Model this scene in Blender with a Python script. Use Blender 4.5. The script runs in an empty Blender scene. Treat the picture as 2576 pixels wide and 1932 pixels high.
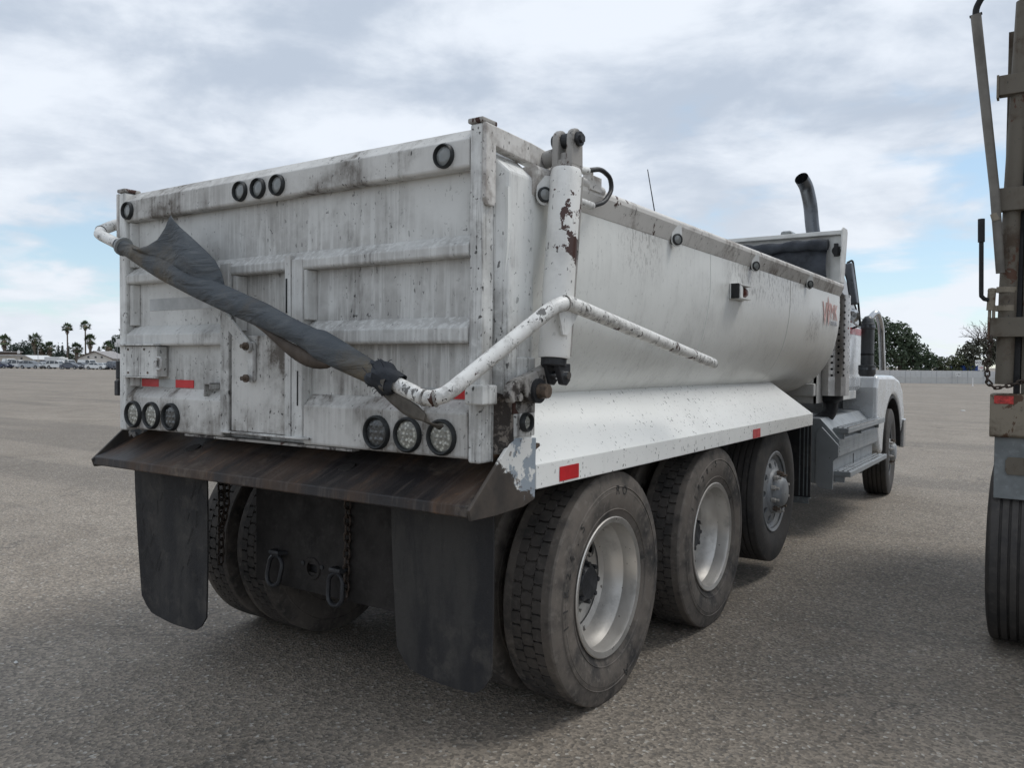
import bpy, bmesh, math, random
from mathutils import Vector, Matrix, Quaternion, noise
R = math.radians
PI = math.pi
sc = bpy.context.scene
col = sc.collection

# ------------------------------------------------------------------ camera
cam_d = bpy.data.cameras.new('camera'); cam = bpy.data.objects.new('camera', cam_d); col.objects.link(cam)
cam_d.sensor_width = 36.0; cam_d.lens = 28.44; cam_d.clip_start = 0.05; cam_d.clip_end = 6000
yaw, pit, rol = 0.5934, -0.0261, 0.0089
Fv = Vector((-math.sin(yaw)*math.cos(pit), math.cos(yaw)*math.cos(pit), math.sin(pit)))
R0 = Vector((math.cos(yaw), math.sin(yaw), 0)); U0 = R0.cross(Fv)
Rv = R0*math.cos(rol)+U0*math.sin(rol); Uv = -R0*math.sin(rol)+U0*math.cos(rol)
mw = Matrix((Rv, Uv, -Fv)).transposed().to_4x4(); mw.translation = Vector((2.916, -2.374, 1.593))
cam.matrix_world = mw
sc.camera = cam
sc.render.resolution_x, sc.render.resolution_y = 1024, 769

# ------------------------------------------------------------------ world and sun
SUN_EL, SUN_AZ = R(56), R(42)          # azimuth from +Y towards +X
world = bpy.data.worlds.new('World'); sc.world = world; world.use_nodes = True
wn = world.node_tree; wn.nodes.clear()
def W(t, **k):
    n = wn.nodes.new(t)
    for a, v in k.items(): setattr(n, a, v)
    return n
def wl(a, b): wn.links.new(a, b)
def wmath(op, a, b=None, clamp=False):
    n = W('ShaderNodeMath', operation=op, use_clamp=clamp)
    for i, v in enumerate((a, b)):
        if v is None: continue
        if isinstance(v, (int, float)): n.inputs[i].default_value = v
        else: wl(v, n.inputs[i])
    return n.outputs[0]
sky = W('ShaderNodeTexSky', sky_type='NISHITA', sun_disc=False, sun_elevation=SUN_EL, sun_rotation=SUN_AZ, air_density=1.0, dust_density=0.15, ozone_density=2.5)
tcw = W('ShaderNodeTexCoord'); sep = W('ShaderNodeSeparateXYZ'); wl(tcw.outputs['Generated'], sep.inputs[0])
zz = wmath('MAXIMUM', sep.outputs[2], 0.0)
den = wmath('ADD', zz, 0.20)
cu = wmath('DIVIDE', sep.outputs[0], den); cv = wmath('DIVIDE', sep.outputs[1], den)
cmb = W('ShaderNodeCombineXYZ'); wl(cu, cmb.inputs[0]); wl(cv, cmb.inputs[1])
def wnoise(scale, detail, rough, off, dist=0.0, sc3=(1, 1, 1)):
    m = W('ShaderNodeMapping'); m.inputs['Location'].default_value = off; m.inputs['Scale'].default_value = sc3
    wl(cmb.outputs[0], m.inputs[0])
    n = W('ShaderNodeTexNoise'); n.inputs['Scale'].default_value = scale; n.inputs['Detail'].default_value = detail
    n.inputs['Roughness'].default_value = rough; n.inputs['Distortion'].default_value = dist
    wl(m.outputs[0], n.inputs['Vector']); return n.outputs['Fac']
def wramp(v, a, b, c=0.0, d=1.0):
    n = W('ShaderNodeMapRange', interpolation_type='SMOOTHSTEP'); wl(v, n.inputs[0])
    for i, q in enumerate((a, b, c, d)): n.inputs[i+1].default_value = q
    return n.outputs[0]
n_big = wnoise(0.60, 5, 0.55, (3.1, 7.7, 0), 0.2)
n_mid = wnoise(1.7, 7, 0.52, (11.3, 2.1, 4.0), 0.25, (1, 1.15, 1))
n_fin = wnoise(5.2, 9, 0.6, (1.3, 5.1, 2.0), 0.4)
cov = wmath('ADD', wmath('MULTIPLY', n_big, 0.60), wmath('MULTIPLY', n_mid, 0.40))
band = wmath('MULTIPLY', wramp(sep.outputs[2], 0.03, 0.07), wramp(sep.outputs[2], 0.11, 0.24, 1.0, 0.0))   # the deck thins out low over the horizon
cover = wramp(wmath('SUBTRACT', cov, wmath('MULTIPLY', band, 0.062)), 0.345, 0.425)
md = W('ShaderNodeMapping'); md.inputs['Scale'].default_value = (4.2, 4.2, 10.0); md.inputs['Location'].default_value = (1.7, 4.4, 0.6); wl(tcw.outputs['Generated'], md.inputs[0])
nd = W('ShaderNodeTexNoise'); nd.inputs['Scale'].default_value = 1.0; nd.inputs['Detail'].default_value = 7; nd.inputs['Roughness'].default_value = 0.55; nd.inputs['Distortion'].default_value = 0.3; wl(md.outputs[0], nd.inputs['Vector'])
shade = wmath('ADD', wmath('ADD', wmath('MULTIPLY', n_mid, 0.28), wmath('MULTIPLY', nd.outputs['Fac'], 0.44)), wmath('ADD', wmath('MULTIPLY', n_big, 0.16), wmath('MULTIPLY', n_fin, 0.12)))
shf = wramp(shade, 0.415, 0.575)
mixc = W('ShaderNodeMix', data_type='RGBA'); wl(shf, mixc.inputs[0])
mixc.inputs[6].default_value = (4.85, 5.55, 6.6, 1); mixc.inputs[7].default_value = (7.9, 8.45, 9.25, 1)
hz = wramp(sep.outputs[2], 0.02, 0.30, 1.0, 0.0)
mixh = W('ShaderNodeMix', data_type='RGBA'); wl(wmath('MULTIPLY', hz, 0.60), mixh.inputs[0]); wl(mixc.outputs[2], mixh.inputs[6])
mixh.inputs[7].default_value = (8.0, 8.4, 8.9, 1)
skm = W('ShaderNodeMix', data_type='RGBA', blend_type='MULTIPLY'); skm.inputs[0].default_value = 1.0
wl(sky.outputs[0], skm.inputs[6]); skm.inputs[7].default_value = (1.25, 1.25, 1.25, 1)
skv = W('ShaderNodeMix', data_type='RGBA'); skv.inputs[0].default_value = 0.45; wl(skm.outputs[2], skv.inputs[6]); skv.inputs[7].default_value = (5.9, 7.6, 8.6, 1)   # thin veil in the gaps
mixs = W('ShaderNodeMix', data_type='RGBA'); wl(cover, mixs.inputs[0]); wl(skv.outputs[2], mixs.inputs[6]); wl(mixh.outputs[2], mixs.inputs[7])
bg = W('ShaderNodeBackground'); bg.inputs['Strength'].default_value = 0.10; wl(mixs.outputs[2], bg.inputs['Color'])
wo = W('ShaderNodeOutputWorld'); wl(bg.outputs[0], wo.inputs['Surface'])

sd = Vector((math.sin(SUN_AZ)*math.cos(SUN_EL), math.cos(SUN_AZ)*math.cos(SUN_EL), math.sin(SUN_EL)))
sun_d = bpy.data.lights.new('sun', 'SUN'); sun_d.energy = 1.5; sun_d.angle = R(22); sun_d.color = (1, 0.97, 0.92)
sun = bpy.data.objects.new('sun', sun_d); col.objects.link(sun); sun.rotation_euler = (-sd).to_track_quat('-Z', 'Y').to_euler(); sun.location = sd*30
vs = sc.view_settings; vs.view_transform = 'Standard'; vs.look = 'None'; vs.exposure = 0.12; vs.gamma = 1.0; vs.use_curve_mapping = False

# ------------------------------------------------------------------ mesh helpers
class MB:
    def __init__(s): s.v = []; s.f = []; s.m = []; s.mi = 0
    def add(s, vs_, fs):
        o = len(s.v); s.v += [tuple(p) for p in vs_]; s.f += [tuple(i+o for i in f) for f in fs]; s.m += [s.mi]*len(fs); return o
    def box(s, a, b):
        (x0, y0, z0), (x1, y1, z1) = a, b
        s.add([(x0,y0,z0),(x1,y0,z0),(x1,y1,z0),(x0,y1,z0),(x0,y0,z1),(x1,y0,z1),(x1,y1,z1),(x0,y1,z1)],
              [(0,3,2,1),(4,5,6,7),(0,1,5,4),(1,2,6,5),(2,3,7,6),(3,0,4,7)]); return s
    def prism(s, ax, poly, a, b):
        n = len(poly)
        def P(p, t): return {'x': (t, p[0], p[1]), 'y': (p[0], t, p[1]), 'z': (p[0], p[1], t)}[ax]
        vs_ = [P(p, a) for p in poly]+[P(p, b) for p in poly]
        s.add(vs_, [tuple(range(n))[::-1], tuple(range(n, 2*n))]+[(i, (i+1) % n, n+(i+1) % n, n+i) for i in range(n)]); return s
    def tube(s, pts, r, n=12, caps=True, fn=None):
        pts = [Vector(p) for p in pts]; k = len(pts)
        rs = r if isinstance(r, (list, tuple)) else [r]*k
        T = [(pts[min(i+1, k-1)]-pts[max(i-1, 0)]).normalized() for i in range(k)]
        up = Vector((0, 0, 1)) if abs(T[0].z) < .9 else Vector((1, 0, 0))
        A = (up-T[0]*up.dot(T[0])).normalized(); vs_ = []
        for i in range(k):
            if i:
                q = T[i-1].rotation_difference(T[i]); A = q @ A; A = (A-T[i]*A.dot(T[i])).normalized()
            B = T[i].cross(A)
            for j in range(n):
                a = 2*PI*j/n; rr = rs[i]*(fn(i/(k-1), a) if fn else 1)
                vs_.append(pts[i]+(A*math.cos(a)+B*math.sin(a))*rr)
        fs = [(i*n+j, i*n+(j+1) % n, (i+1)*n+(j+1) % n, (i+1)*n+j) for i in range(k-1) for j in range(n)]
        if caps: fs += [tuple(range(n))[::-1], tuple(range((k-1)*n, k*n))]
        s.add(vs_, fs); return s
    def lathe(s, prof, n=48, c=(0, 0, 0), ax='x', close=False):
        vs_ = []
        for a, r in prof:
            for j in range(n):
                t = 2*PI*j/n; u, w = r*math.cos(t), r*math.sin(t)
                p = {'x': (a, u, w), 'y': (u, a, w), 'z': (u, w, a)}[ax]
                vs_.append((p[0]+c[0], p[1]+c[1], p[2]+c[2]))
        k = len(prof); m = k if close else k-1
        fs = [(i*n+j, i*n+(j+1) % n, ((i+1) % k)*n+(j+1) % n, ((i+1) % k)*n+j) for i in range(m) for j in range(n)]
        s.add(vs_, fs); return s
    def cyl(s, p, q, r, n=16, r2=None): return s.tube([p, q], [r, r if r2 is None else r2], n)
    def link(s, c, d, side, L, Wd, r):
        d = Vector(d).normalized(); side = Vector(side).normalized(); c = Vector(c); pts = []
        for i in range(16):
            t = 2*PI*i/16; pts.append(c+d*(math.cos(t)*Wd/2+math.copysign((L-Wd)/2, math.cos(t)))+side*math.sin(t)*Wd/2)
        nrm = d.cross(side); vs_ = []
        for i in range(16):
            T = (pts[(i+1) % 16]-pts[i-1]).normalized(); A = nrm; B = T.cross(A)
            for j in range(6):
                a = 2*PI*j/6; vs_.append(pts[i]+(A*math.cos(a)+B*math.sin(a))*r)
        s.add(vs_, [(i*6+j, i*6+(j+1) % 6, ((i+1) % 16)*6+(j+1) % 6, ((i+1) % 16)*6+j) for i in range(16) for j in range(6)]); return s
    def xf(s, M, start=0):
        for i in range(start, len(s.v)): s.v[i] = tuple(M @ Vector(s.v[i]))
        return s
    def mesh(s, name, mats, smooth=None, fixn=True):
        me = bpy.data.meshes.new(name); me.from_pydata(s.v, [], s.f)
        for m in (mats if isinstance(mats, (list, tuple)) else [mats]): me.materials.append(m)
        if any(s.m): me.polygons.foreach_set('material_index', s.m)
        if fixn:
            bm = bmesh.new(); bm.from_mesh(me); bmesh.ops.recalc_face_normals(bm, faces=bm.faces); bm.to_mesh(me); bm.free()
        me.update()
        if smooth is not None: me.shade_smooth(); me.set_sharp_from_angle(angle=R(smooth))
        return me
    def build(s, name, mats, parent=None, smooth=None, bevel=0, fixn=True, seg=2):
        return link_mesh(name, s.mesh(name, mats, smooth, fixn), parent, bevel, seg)
def link_mesh(name, me, parent=None, bevel=0, seg=2):
    o = bpy.data.objects.new(name, me); col.objects.link(o)
    if parent is not None: o.parent = parent
    if bevel:
        b = o.modifiers.new('bevel', 'BEVEL'); b.width = bevel; b.segments = seg; b.limit_method = 'ANGLE'; b.angle_limit = R(35); b.harden_normals = False
    return o
def thing(name, label, cat, loc=(0, 0, 0), rz=0, group=None):
    o = bpy.data.objects.new(name, None); col.objects.link(o); o.location = loc; o.rotation_euler = (0, 0, rz); o.empty_display_size = .2
    tag(o, label, cat, group); return o
def part_empty(name, parent, loc=(0, 0, 0), rot=(0, 0, 0)):
    o = bpy.data.objects.new(name, None); col.objects.link(o); o.parent = parent; o.location = loc; o.rotation_euler = rot; o.empty_display_size = .1; return o
def tag(o, label, cat, group=None):
    o['label'] = label; o['category'] = cat
    if group: o['group'] = group
    return o
def struct(o): o['kind'] = 'structure'; return o
def copy_tree(o, parent=None):
    c = o.copy(); col.objects.link(c); c.parent = parent
    for ch in list(o.children): copy_tree(ch, c)
    return c
def rounded(pts, rad, n=6):
    pts = [Vector(p) for p in pts]; out = [pts[0]]
    for i in range(1, len(pts)-1):
        a, b, c = pts[i-1], pts[i], pts[i+1]; d1 = (a-b); d2 = (c-b)
        r = min(rad, d1.length*.45, d2.length*.45); p, q = b+d1.normalized()*r, b+d2.normalized()*r
        for k in range(n+1):
            t = k/n; out.append(p*(1-t)**2+b*2*t*(1-t)+q*t*t)
    return out+[pts[-1]]
def resample(pts, n):
    pts = [Vector(p) for p in pts]; L = [0]
    for i in range(1, len(pts)): L.append(L[-1]+(pts[i]-pts[i-1]).length)
    out = []; j = 0
    for i in range(n):
        t = L[-1]*i/(n-1)
        while j < len(pts)-2 and L[j+1] < t: j += 1
        f = (t-L[j])/max(1e-9, L[j+1]-L[j]); out.append(pts[j].lerp(pts[j+1], min(1, f)))
    return out
_tc = {}
def text_mesh(txt, size, depth, mat):
    cu_ = bpy.data.curves.new('txt', 'FONT'); cu_.body = txt; cu_.size = size; cu_.extrude = depth; cu_.resolution_u = 3; cu_.align_x = 'CENTER'
    o = bpy.data.objects.new('txt', cu_); col.objects.link(o); dg = bpy.context.evaluated_depsgraph_get()
    me = bpy.data.meshes.new_from_object(o.evaluated_get(dg)); bpy.data.objects.remove(o); bpy.data.curves.remove(cu_)
    me.materials.clear(); me.materials.append(mat); return me

# ------------------------------------------------------------------ materials
class NT:
    def __init__(s, name):
        s.mat = bpy.data.materials.new(name); s.mat.use_nodes = True; s.t = s.mat.node_tree; s.b = s.t.nodes['Principled BSDF']
        s.tc = s.n('ShaderNodeTexCoord')
    def n(s, t, **k):
        x = s.t.nodes.new(t)
        for a, v in k.items(): setattr(x, a, v)
        return x
    def l(s, a, b): s.t.links.new(a, b)
    def set(s, n, i, v):
        if v is None: return
        if isinstance(v, (int, float, tuple)): n.inputs[i].default_value = v
        else: s.l(v, n.inputs[i])
    def vec(s, sc3=(1, 1, 1), off=(0, 0, 0), src='Object'):
        m = s.n('ShaderNodeMapping'); m.inputs['Scale'].default_value = sc3; m.inputs['Location'].default_value = off
        s.l(s.tc.outputs[src], m.inputs[0]); return m.outputs[0]
    def noise(s, scale, detail=4, rough=.55, v=None, dist=0.0, out='Fac'):
        x = s.n('ShaderNodeTexNoise'); x.inputs['Scale'].default_value = scale; x.inputs['Detail'].default_value = detail
        x.inputs['Roughness'].default_value = rough; x.inputs['Distortion'].default_value = dist
        s.l(v if v is not None else s.tc.outputs['Object'], x.inputs['Vector']); return x.outputs[out]
    def voro(s, scale, v=None, out='Color', feature='F1', rnd=1.0):
        x = s.n('ShaderNodeTexVoronoi', feature=feature); x.inputs['Scale'].default_value = scale; x.inputs['Randomness'].default_value = rnd
        s.l(v if v is not None else s.tc.outputs['Object'], x.inputs['Vector']); return x.outputs[out]
    def ramp(s, v, a, b, c=0.0, d=1.0, smooth=True):
        x = s.n('ShaderNodeMapRange'); x.interpolation_type = 'SMOOTHSTEP' if smooth else 'LINEAR'; s.l(v, x.inputs[0])
        for i, q in enumerate((a, b, c, d)): x.inputs[i+1].default_value = q
        return x.outputs[0]
    def math(s, op, a, b=None, clamp=False):
        x = s.n('ShaderNodeMath', operation=op, use_clamp=clamp); s.set(x, 0, a); s.set(x, 1, b); return x.outputs[0]
    def mix(s, f, a, b, mode='MIX'):
        x = s.n('ShaderNodeMix', data_type='RGBA', blend_type=mode); s.set(x, 0, f)
        for i, v in ((6, a), (7, b)): s.set(x, i, (v+(1,)) if isinstance(v, tuple) and len(v) == 3 else v)
        return x.outputs[2]
    def bump(s, h, strength=.3, dist=.01):
        x = s.n('ShaderNodeBump'); x.inputs['Strength'].default_value = strength; x.inputs['Distance'].default_value = dist
        s.l(h, x.inputs['Height']); s.l(x.outputs[0], s.b.inputs['Normal'])
    def out(s, color=None, rough=None, metal=None, spec=None):
        s.set(s.b, 'Base Color', (color+(1,)) if isinstance(color, tuple) and len(color) == 3 else color); s.set(s.b, 'Roughness', rough); s.set(s.b, 'Metallic', metal); s.set(s.b, 'Specular IOR Level', spec)
        return s.mat
def paint(name, base, rough=.45, streak=.5, grime=.5, speck=.5, chips=0.0, gcol=(.075, .065, .058), chipcol=(.05, .02, .014), off=0, gscale=1.6, film=0.0, dust=0.25, zs=1.0, scuff=False, tar=0.0, drip=0.0):
    """dirty truck paint: grime clouds, runs down the sheet, dark tar specks, rust chips"""
    s = NT(name); v = s.vec((1, 1, 1), (off, off*.7, off*.3))
    g = s.noise(gscale, 9, .66, s.vec((1, 1, zs), (off, off*.7, off*.3)), .3); g2 = s.noise(gscale*4.3, 7, .65, v)
    run = s.noise(1, 6, .6, s.vec((26, 26, 1.3), (off, 3, 1))); run2 = s.noise(1, 4, .6, s.vec((75, 75, 2.2), (1, off, 1)))
    gm = s.math('MULTIPLY', s.ramp(g, .43, .63), s.ramp(g2, .34, .60)); gm = s.math('ADD', s.math('MULTIPLY', gm, grime), film)
    rm = s.math('MULTIPLY', s.ramp(run, .50, .70), s.ramp(g, .38, .60)); rm2 = s.math('MULTIPLY', s.ramp(run2, .52, .70), s.ramp(g, .42, .62))
    rm = s.math('MULTIPLY', s.math('ADD', s.math('MULTIPLY', rm, .7), s.math('MULTIPLY', rm2, .40)), streak)
    d = s.math('ADD', gm, rm, True)
    c = s.mix(s.math('MULTIPLY', s.ramp(s.noise(5, 6, .6, v), .35, .75), dust), base, tuple(b*.72 for b in base))
    if drip:       # grey film with paler washed runs in it
        f1 = s.ramp(s.noise(.95, 6, .6, s.vec((1, 1, 1.3), (off+1.9, 2, off))), .40, .58); f2 = s.ramp(s.noise(1, 5, .62, s.vec((48, 48, 2.6), (3, off, 2))), .45, .62, 1, 0)
        f3 = s.ramp(s.noise(11, 6, .65, v), .3, .6, .55, 1)
        c = s.mix(s.math('MULTIPLY', s.math('MULTIPLY', f1, s.math('ADD', s.math('MULTIPLY', f2, .75), .25)), s.math('MULTIPLY', f3, drip)), c, (.31, .30, .285))
    c = s.mix(d, c, gcol)
    sp = s.ramp(s.noise(46, 3, .55, v), .665, .69); spb = s.ramp(s.noise(1, 2, .5, s.vec((60, 60, 26), (off, 1, 4))), .685, .705)
    sp = s.math('MULTIPLY', s.math('MAXIMUM', sp, spb), speck, True); sp = s.math('MULTIPLY', sp, s.ramp(g, .40, .52, .25, 1))
    c = s.mix(sp, c, (.03, .028, .027))
    if tar:
        tm = s.ramp(s.math('ADD', s.noise(34, 6, .7, v, .8), s.math('MULTIPLY', s.math('SUBTRACT', s.noise(6, 4, .6, v), .5), .45)), .60, .64); c = s.mix(s.math('MULTIPLY', tm, tar+.3), c, (.035, .031, .028))
    if scuff:      # scraped, tar splashed patches under the rail towards the front
        xyz = s.n('ShaderNodeSeparateXYZ'); s.l(s.tc.outputs['Object'], xyz.inputs[0])
        zone = s.math('MULTIPLY', s.math('MULTIPLY', s.ramp(xyz.outputs[1], 2.3, 2.9), s.ramp(xyz.outputs[1], 3.7, 4.7, 1, 0)), s.ramp(xyz.outputs[2], 1.93, 2.14))
        zone2 = s.math('MULTIPLY', s.math('MULTIPLY', s.ramp(xyz.outputs[1], .95, 1.2), s.ramp(xyz.outputs[1], 1.3, 1.6, 1, 0)), s.ramp(xyz.outputs[2], 1.95, 2.15, 0, .7))
        zone3 = s.math('MULTIPLY', s.math('MULTIPLY', s.ramp(xyz.outputs[1], 4.35, 4.6), s.ramp(xyz.outputs[1], 4.75, 4.95, 1, 0)), s.math('MULTIPLY', s.ramp(xyz.outputs[2], 1.75, 1.85), s.ramp(xyz.outputs[2], 1.98, 2.1, 1, 0)))
        zone = s.math('MAXIMUM', s.math('MAXIMUM', zone, zone2), zone3)
        sn = s.noise(1, 8, .72, s.vec((40, 40, 17), (2, 2, 2)), .6); c = s.mix(s.math('MULTIPLY', s.ramp(sn, .50, .60), s.math('MULTIPLY', zone, .75)), c, (.09, .08, .075))
        c = s.mix(s.math('MULTIPLY', zone, .22), c, (.30, .27, .25))
    if chips:
        ch = s.ramp(s.math('ADD', s.noise(5.5, 8, .62, v, .6), s.math('MULTIPLY', s.noise(38, 4, .6, v), .16)), .745-.12*chips, .757-.12*chips)
        c = s.mix(ch, c, chipcol)
    s.bump(s.math('ADD', s.noise(9, 5, .6, v), s.math('MULTIPLY', sp, 1.2)), .12, .008)
    return s.out(c, s.math('ADD', rough, s.math('MULTIPLY', d, .35), True), 0.0, .45)
def plain(name, c, rough=.5, metal=0.0, var=.25, scale=6, bump=.1, spec=.5, var2=0.0):
    s = NT(name); n = s.noise(scale, 7, .62)
    cc = s.mix(s.ramp(n, .3, .72), tuple(x*(1+var) for x in c), tuple(x*(1-var) for x in c))
    if var2: cc = s.mix(s.math('MULTIPLY', s.ramp(s.noise(scale*7, 4, .6), .5, .7), var2), cc, tuple(min(1, x*2.4+.01) for x in c))
    if bump: s.bump(s.noise(scale*6, 5, .6), bump, .006)
    return s.out(cc, s.ramp(s.noise(scale*2, 4, .6), .3, .7, max(0, rough-.08), min(1, rough+.1)), metal, spec)

WHITE = (.70, .71, .70)
m_tail = paint('tailgate dirty white paint', (.69, .695, .675), .5, .9, 1.0, .9, off=2.7, gscale=1.7, gcol=(.15, .14, .13), film=.08, dust=.5, zs=.5, drip=.72)
m_body = paint('body white paint', (.76, .77, .745), .30, .18, .18, .22, off=5.0, gscale=.9, dust=.10, scuff=True)
m_skirt = paint('skirt white paint', (.82, .825, .80), .42, .06, .06, .85, off=9.0, gscale=.9, dust=.12)
m_post = paint('post streaked white paint', (.74, .745, .725), .45, .8, .40, .9, off=1.2, gscale=2.4, zs=.5, drip=.4)
m_pill = paint('pillar streaked white paint', (.74, .745, .725), .45, 1.0, .6, .8, off=14.2, gscale=2.2, zs=.4)
m_cyl = paint('chipped cylinder paint', (.79, .785, .755), .38, .25, .25, .8, .80, off=6.3, gscale=2.4, chipcol=(.06, .028, .022))
m_bow = paint('chipped tube paint', (.77, .765, .735), .42, .1, .45, 1.0, .22, gcol=(.06, .05, .045), off=3.3, gscale=9, tar=.55)
m_rail = paint('scuffed rail paint', (.68, .665, .635), .5, .45, .65, .8, .15, gcol=(.17, .14, .12), off=7.7, gscale=3.4, film=.06)
m_dirty = paint('tar smeared steel', (.50, .48, .45), .55, .6, .9, 1.0, .6, gcol=(.035, .03, .027), off=12.0, gscale=6, film=.35)
def apron_mat():
    s = NT('rusty apron steel'); v = s.vec()
    run = s.noise(1, 6, .6, s.vec((3.2, 1, 1))); r2 = s.noise(1, 7, .68, s.vec((12, 4, 4), (1.5, 0, 0)), .4)
    c = s.mix(s.ramp(run, .40, .62), (.016, .014, .015), (.060, .038, .026))
    c = s.mix(s.math('MULTIPLY', s.ramp(r2, .52, .68), s.ramp(run, .45, .58)), c, (.125, .070, .040))
    c = s.mix(s.math('MULTIPLY', s.ramp(s.noise(1, 5, .6, s.vec((60, 5, 5))), .5, .66), .35), c, (.10, .082, .07))
    c = s.mix(s.math('MULTIPLY', s.ramp(s.noise(3.1, 8, .66, v), .57, .70), .55), c, (.16, .13, .10))
    s.bump(s.noise(40, 6, .65, v), .35, .006); return s.out(c, s.ramp(run, .3, .7, .42, .72), 0.0, .4)
m_apron = apron_mat()
def plate_mat():
    s = NT('scraped apron end plate'); v = s.vec()
    up = s.n('ShaderNodeSeparateXYZ'); s.l(s.tc.outputs['Object'], up.inputs[0])
    n = s.noise(9, 9, .68, v, .5); h = s.math('ADD', up.outputs[2], s.math('MULTIPLY', up.outputs[1], .62))
    m = s.ramp(s.math('ADD', h, s.math('MULTIPLY', s.math('SUBTRACT', n, .5), .34)), 1.235, 1.25)
    c = s.mix(s.ramp(s.noise(7, 8, .62, v), .47, .50), (.66, .66, .64), (.27, .31, .35))
    c = s.mix(s.math('MULTIPLY', s.ramp(s.noise(26, 6, .62, v), .58, .62), .7), c, (.09, .06, .045))
    dk = s.mix(s.ramp(s.noise(6, 7, .6, v), .3, .7), (.028, .026, .025), (.075, .062, .052))
    s.bump(s.noise(30, 6, .6, v), .25, .005); return s.out(s.mix(m, dk, c), .55, 0.0, .4)
m_plate = plate_mat()
def tar_mat():
    s = NT('caked tar'); v = s.vec(); n_ = s.noise(30, 7, .68, v)
    c = s.mix(s.ramp(n_, .50, .60), (.030, .025, .022), (.20, .175, .15)); c = s.mix(s.math('MULTIPLY', s.ramp(s.noise(9, 5, .6, v), .4, .7), .5), c, (.045, .032, .026))
    s.bump(s.noise(24, 6, .65, v), .8, .012); return s.out(c, .6, 0.0, .4)
m_tar = tar_mat()
def flap_mat():
    s = NT('dusty black rubber flap'); n_ = s.noise(1, 7, .62, s.vec((5, 5, 1.6))); n2 = s.noise(7, 6, .65); n3 = s.noise(1, 5, .6, s.vec((30, 30, 3)))
    c = s.mix(s.ramp(n_, .42, .66), (.014, .014, .016), (.038, .036, .034)); c = s.mix(s.math('MULTIPLY', s.ramp(n2, .52, .68), .5), c, (.070, .064, .057)); c = s.mix(s.math('MULTIPLY', s.ramp(n3, .58, .66), .35), c, (.012, .012, .013))
    s.bump(s.noise(26, 6, .65), .4, .008); return s.out(c, .68, 0.0, .4)
m_flap = flap_mat()
m_black = plain('black chassis steel', (.009, .009, .010), .6, 0, .3, 5, .25, .4, .2)
m_hitch = plain('grimy hitch plate steel', (.016, .014, .013), .66, 0, .5, 4, .4, .3, .3)
m_rustchain = plain('rusty chain steel', (.05, .036, .028), .55, .35, .4, 30, .3)
def tyre_mat(name, dust):
    s = NT(name); v = s.vec()
    n = s.noise(4.5, 8, .65, v); n2 = s.noise(30, 5, .6, v)
    c = s.mix(s.math('MULTIPLY', s.ramp(n, .32, .60), dust), (.032, .031, .031), (.150, .130, .112))
    c = s.mix(s.math('MULTIPLY', s.ramp(n2, .52, .68), dust*.5), c, (.20, .18, .16))
    s.bump(s.noise(60, 4, .6, v), .2, .003); return s.out(c, .74, 0.0, .35)
m_tyre = tyre_mat('dusty tyre rubber', .85); m_tyre2 = tyre_mat('dark tyre rubber', .22); m_tread = tyre_mat('tread rubber', .42); m_letter = plain('tyre lettering rubber', (.030, .029, .028), .6, 0, .2, 20, 0)
def alu(name, c, rough, metal=.85, dirt=.5):
    s = NT(name); v = s.vec(); n = s.noise(6, 8, .65, v)
    cc = s.mix(s.math('MULTIPLY', s.ramp(n, .5, .72), dirt), c, tuple(x*.33 for x in c))
    cc = s.mix(s.math('MULTIPLY', s.ramp(s.noise(28, 4, .6, v), .67, .70), .8), cc, (.05, .04, .035))
    s.bump(s.noise(50, 4, .6, v), .06, .003); return s.out(cc, s.ramp(n, .3, .7, rough, rough+.2), metal, .5)
m_rim = alu('brushed aluminium rim', (.56, .54, .51), .34, .85, .45); m_alu = alu('step aluminium', (.30, .32, .335), .40, .55, .35); m_chrome = alu('chrome', (.55, .56, .57), .12, .95, .15)
m_rim2 = alu('grey painted rim', (.27, .28, .29), .45, .2, .3)
m_shield = alu('brushed heat shield', (.46, .45, .44), .24, .95, .2)
m_hub = plain('black hub', (.018, .019, .022), .5, 0, .3, 12, .3)
m_nutr = plain('rusty lug nut', (.10, .074, .056), .6, .2, .5, 40, .2)
m_grom = plain('rubber grommet', (.016, .018, .019), .55, 0, .2, 20, .1)
def lens_mat(name, c, r, dots):
    s = NT(name); v = s.vec()
    d = s.voro(1, s.vec((62, 62, 62)), 'Distance') if dots else s.noise(20, 3, .5, v)
    cc = s.mix(s.ramp(d, .2, .5), tuple(min(1, x*1.7) for x in c), tuple(x*.7 for x in c))
    cc = s.mix(s.math('MULTIPLY', s.ramp(s.noise(14, 6, .6, v), .4, .75), .5), cc, (.12, .115, .10))
    s.bump(d, .3, .003); s.b.inputs['Coat Weight'].default_value = .4; return s.out(cc, r, 0.0, .5)
m_lensw = lens_mat('clear led lens', (.35, .35, .31), .25, True); m_lensd = lens_mat('dark smoked lens', (.05, .055, .058), .25, True); m_lensg = lens_mat('grey marker lens', (.30, .32, .32), .20, False)
m_red = plain('red reflective tape', (.50, .015, .020), .38, 0, .12, 9, 0); m_tapew = plain('worn silver tape', (.40, .42, .42), .4, 0, .15, 12, 0)
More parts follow.
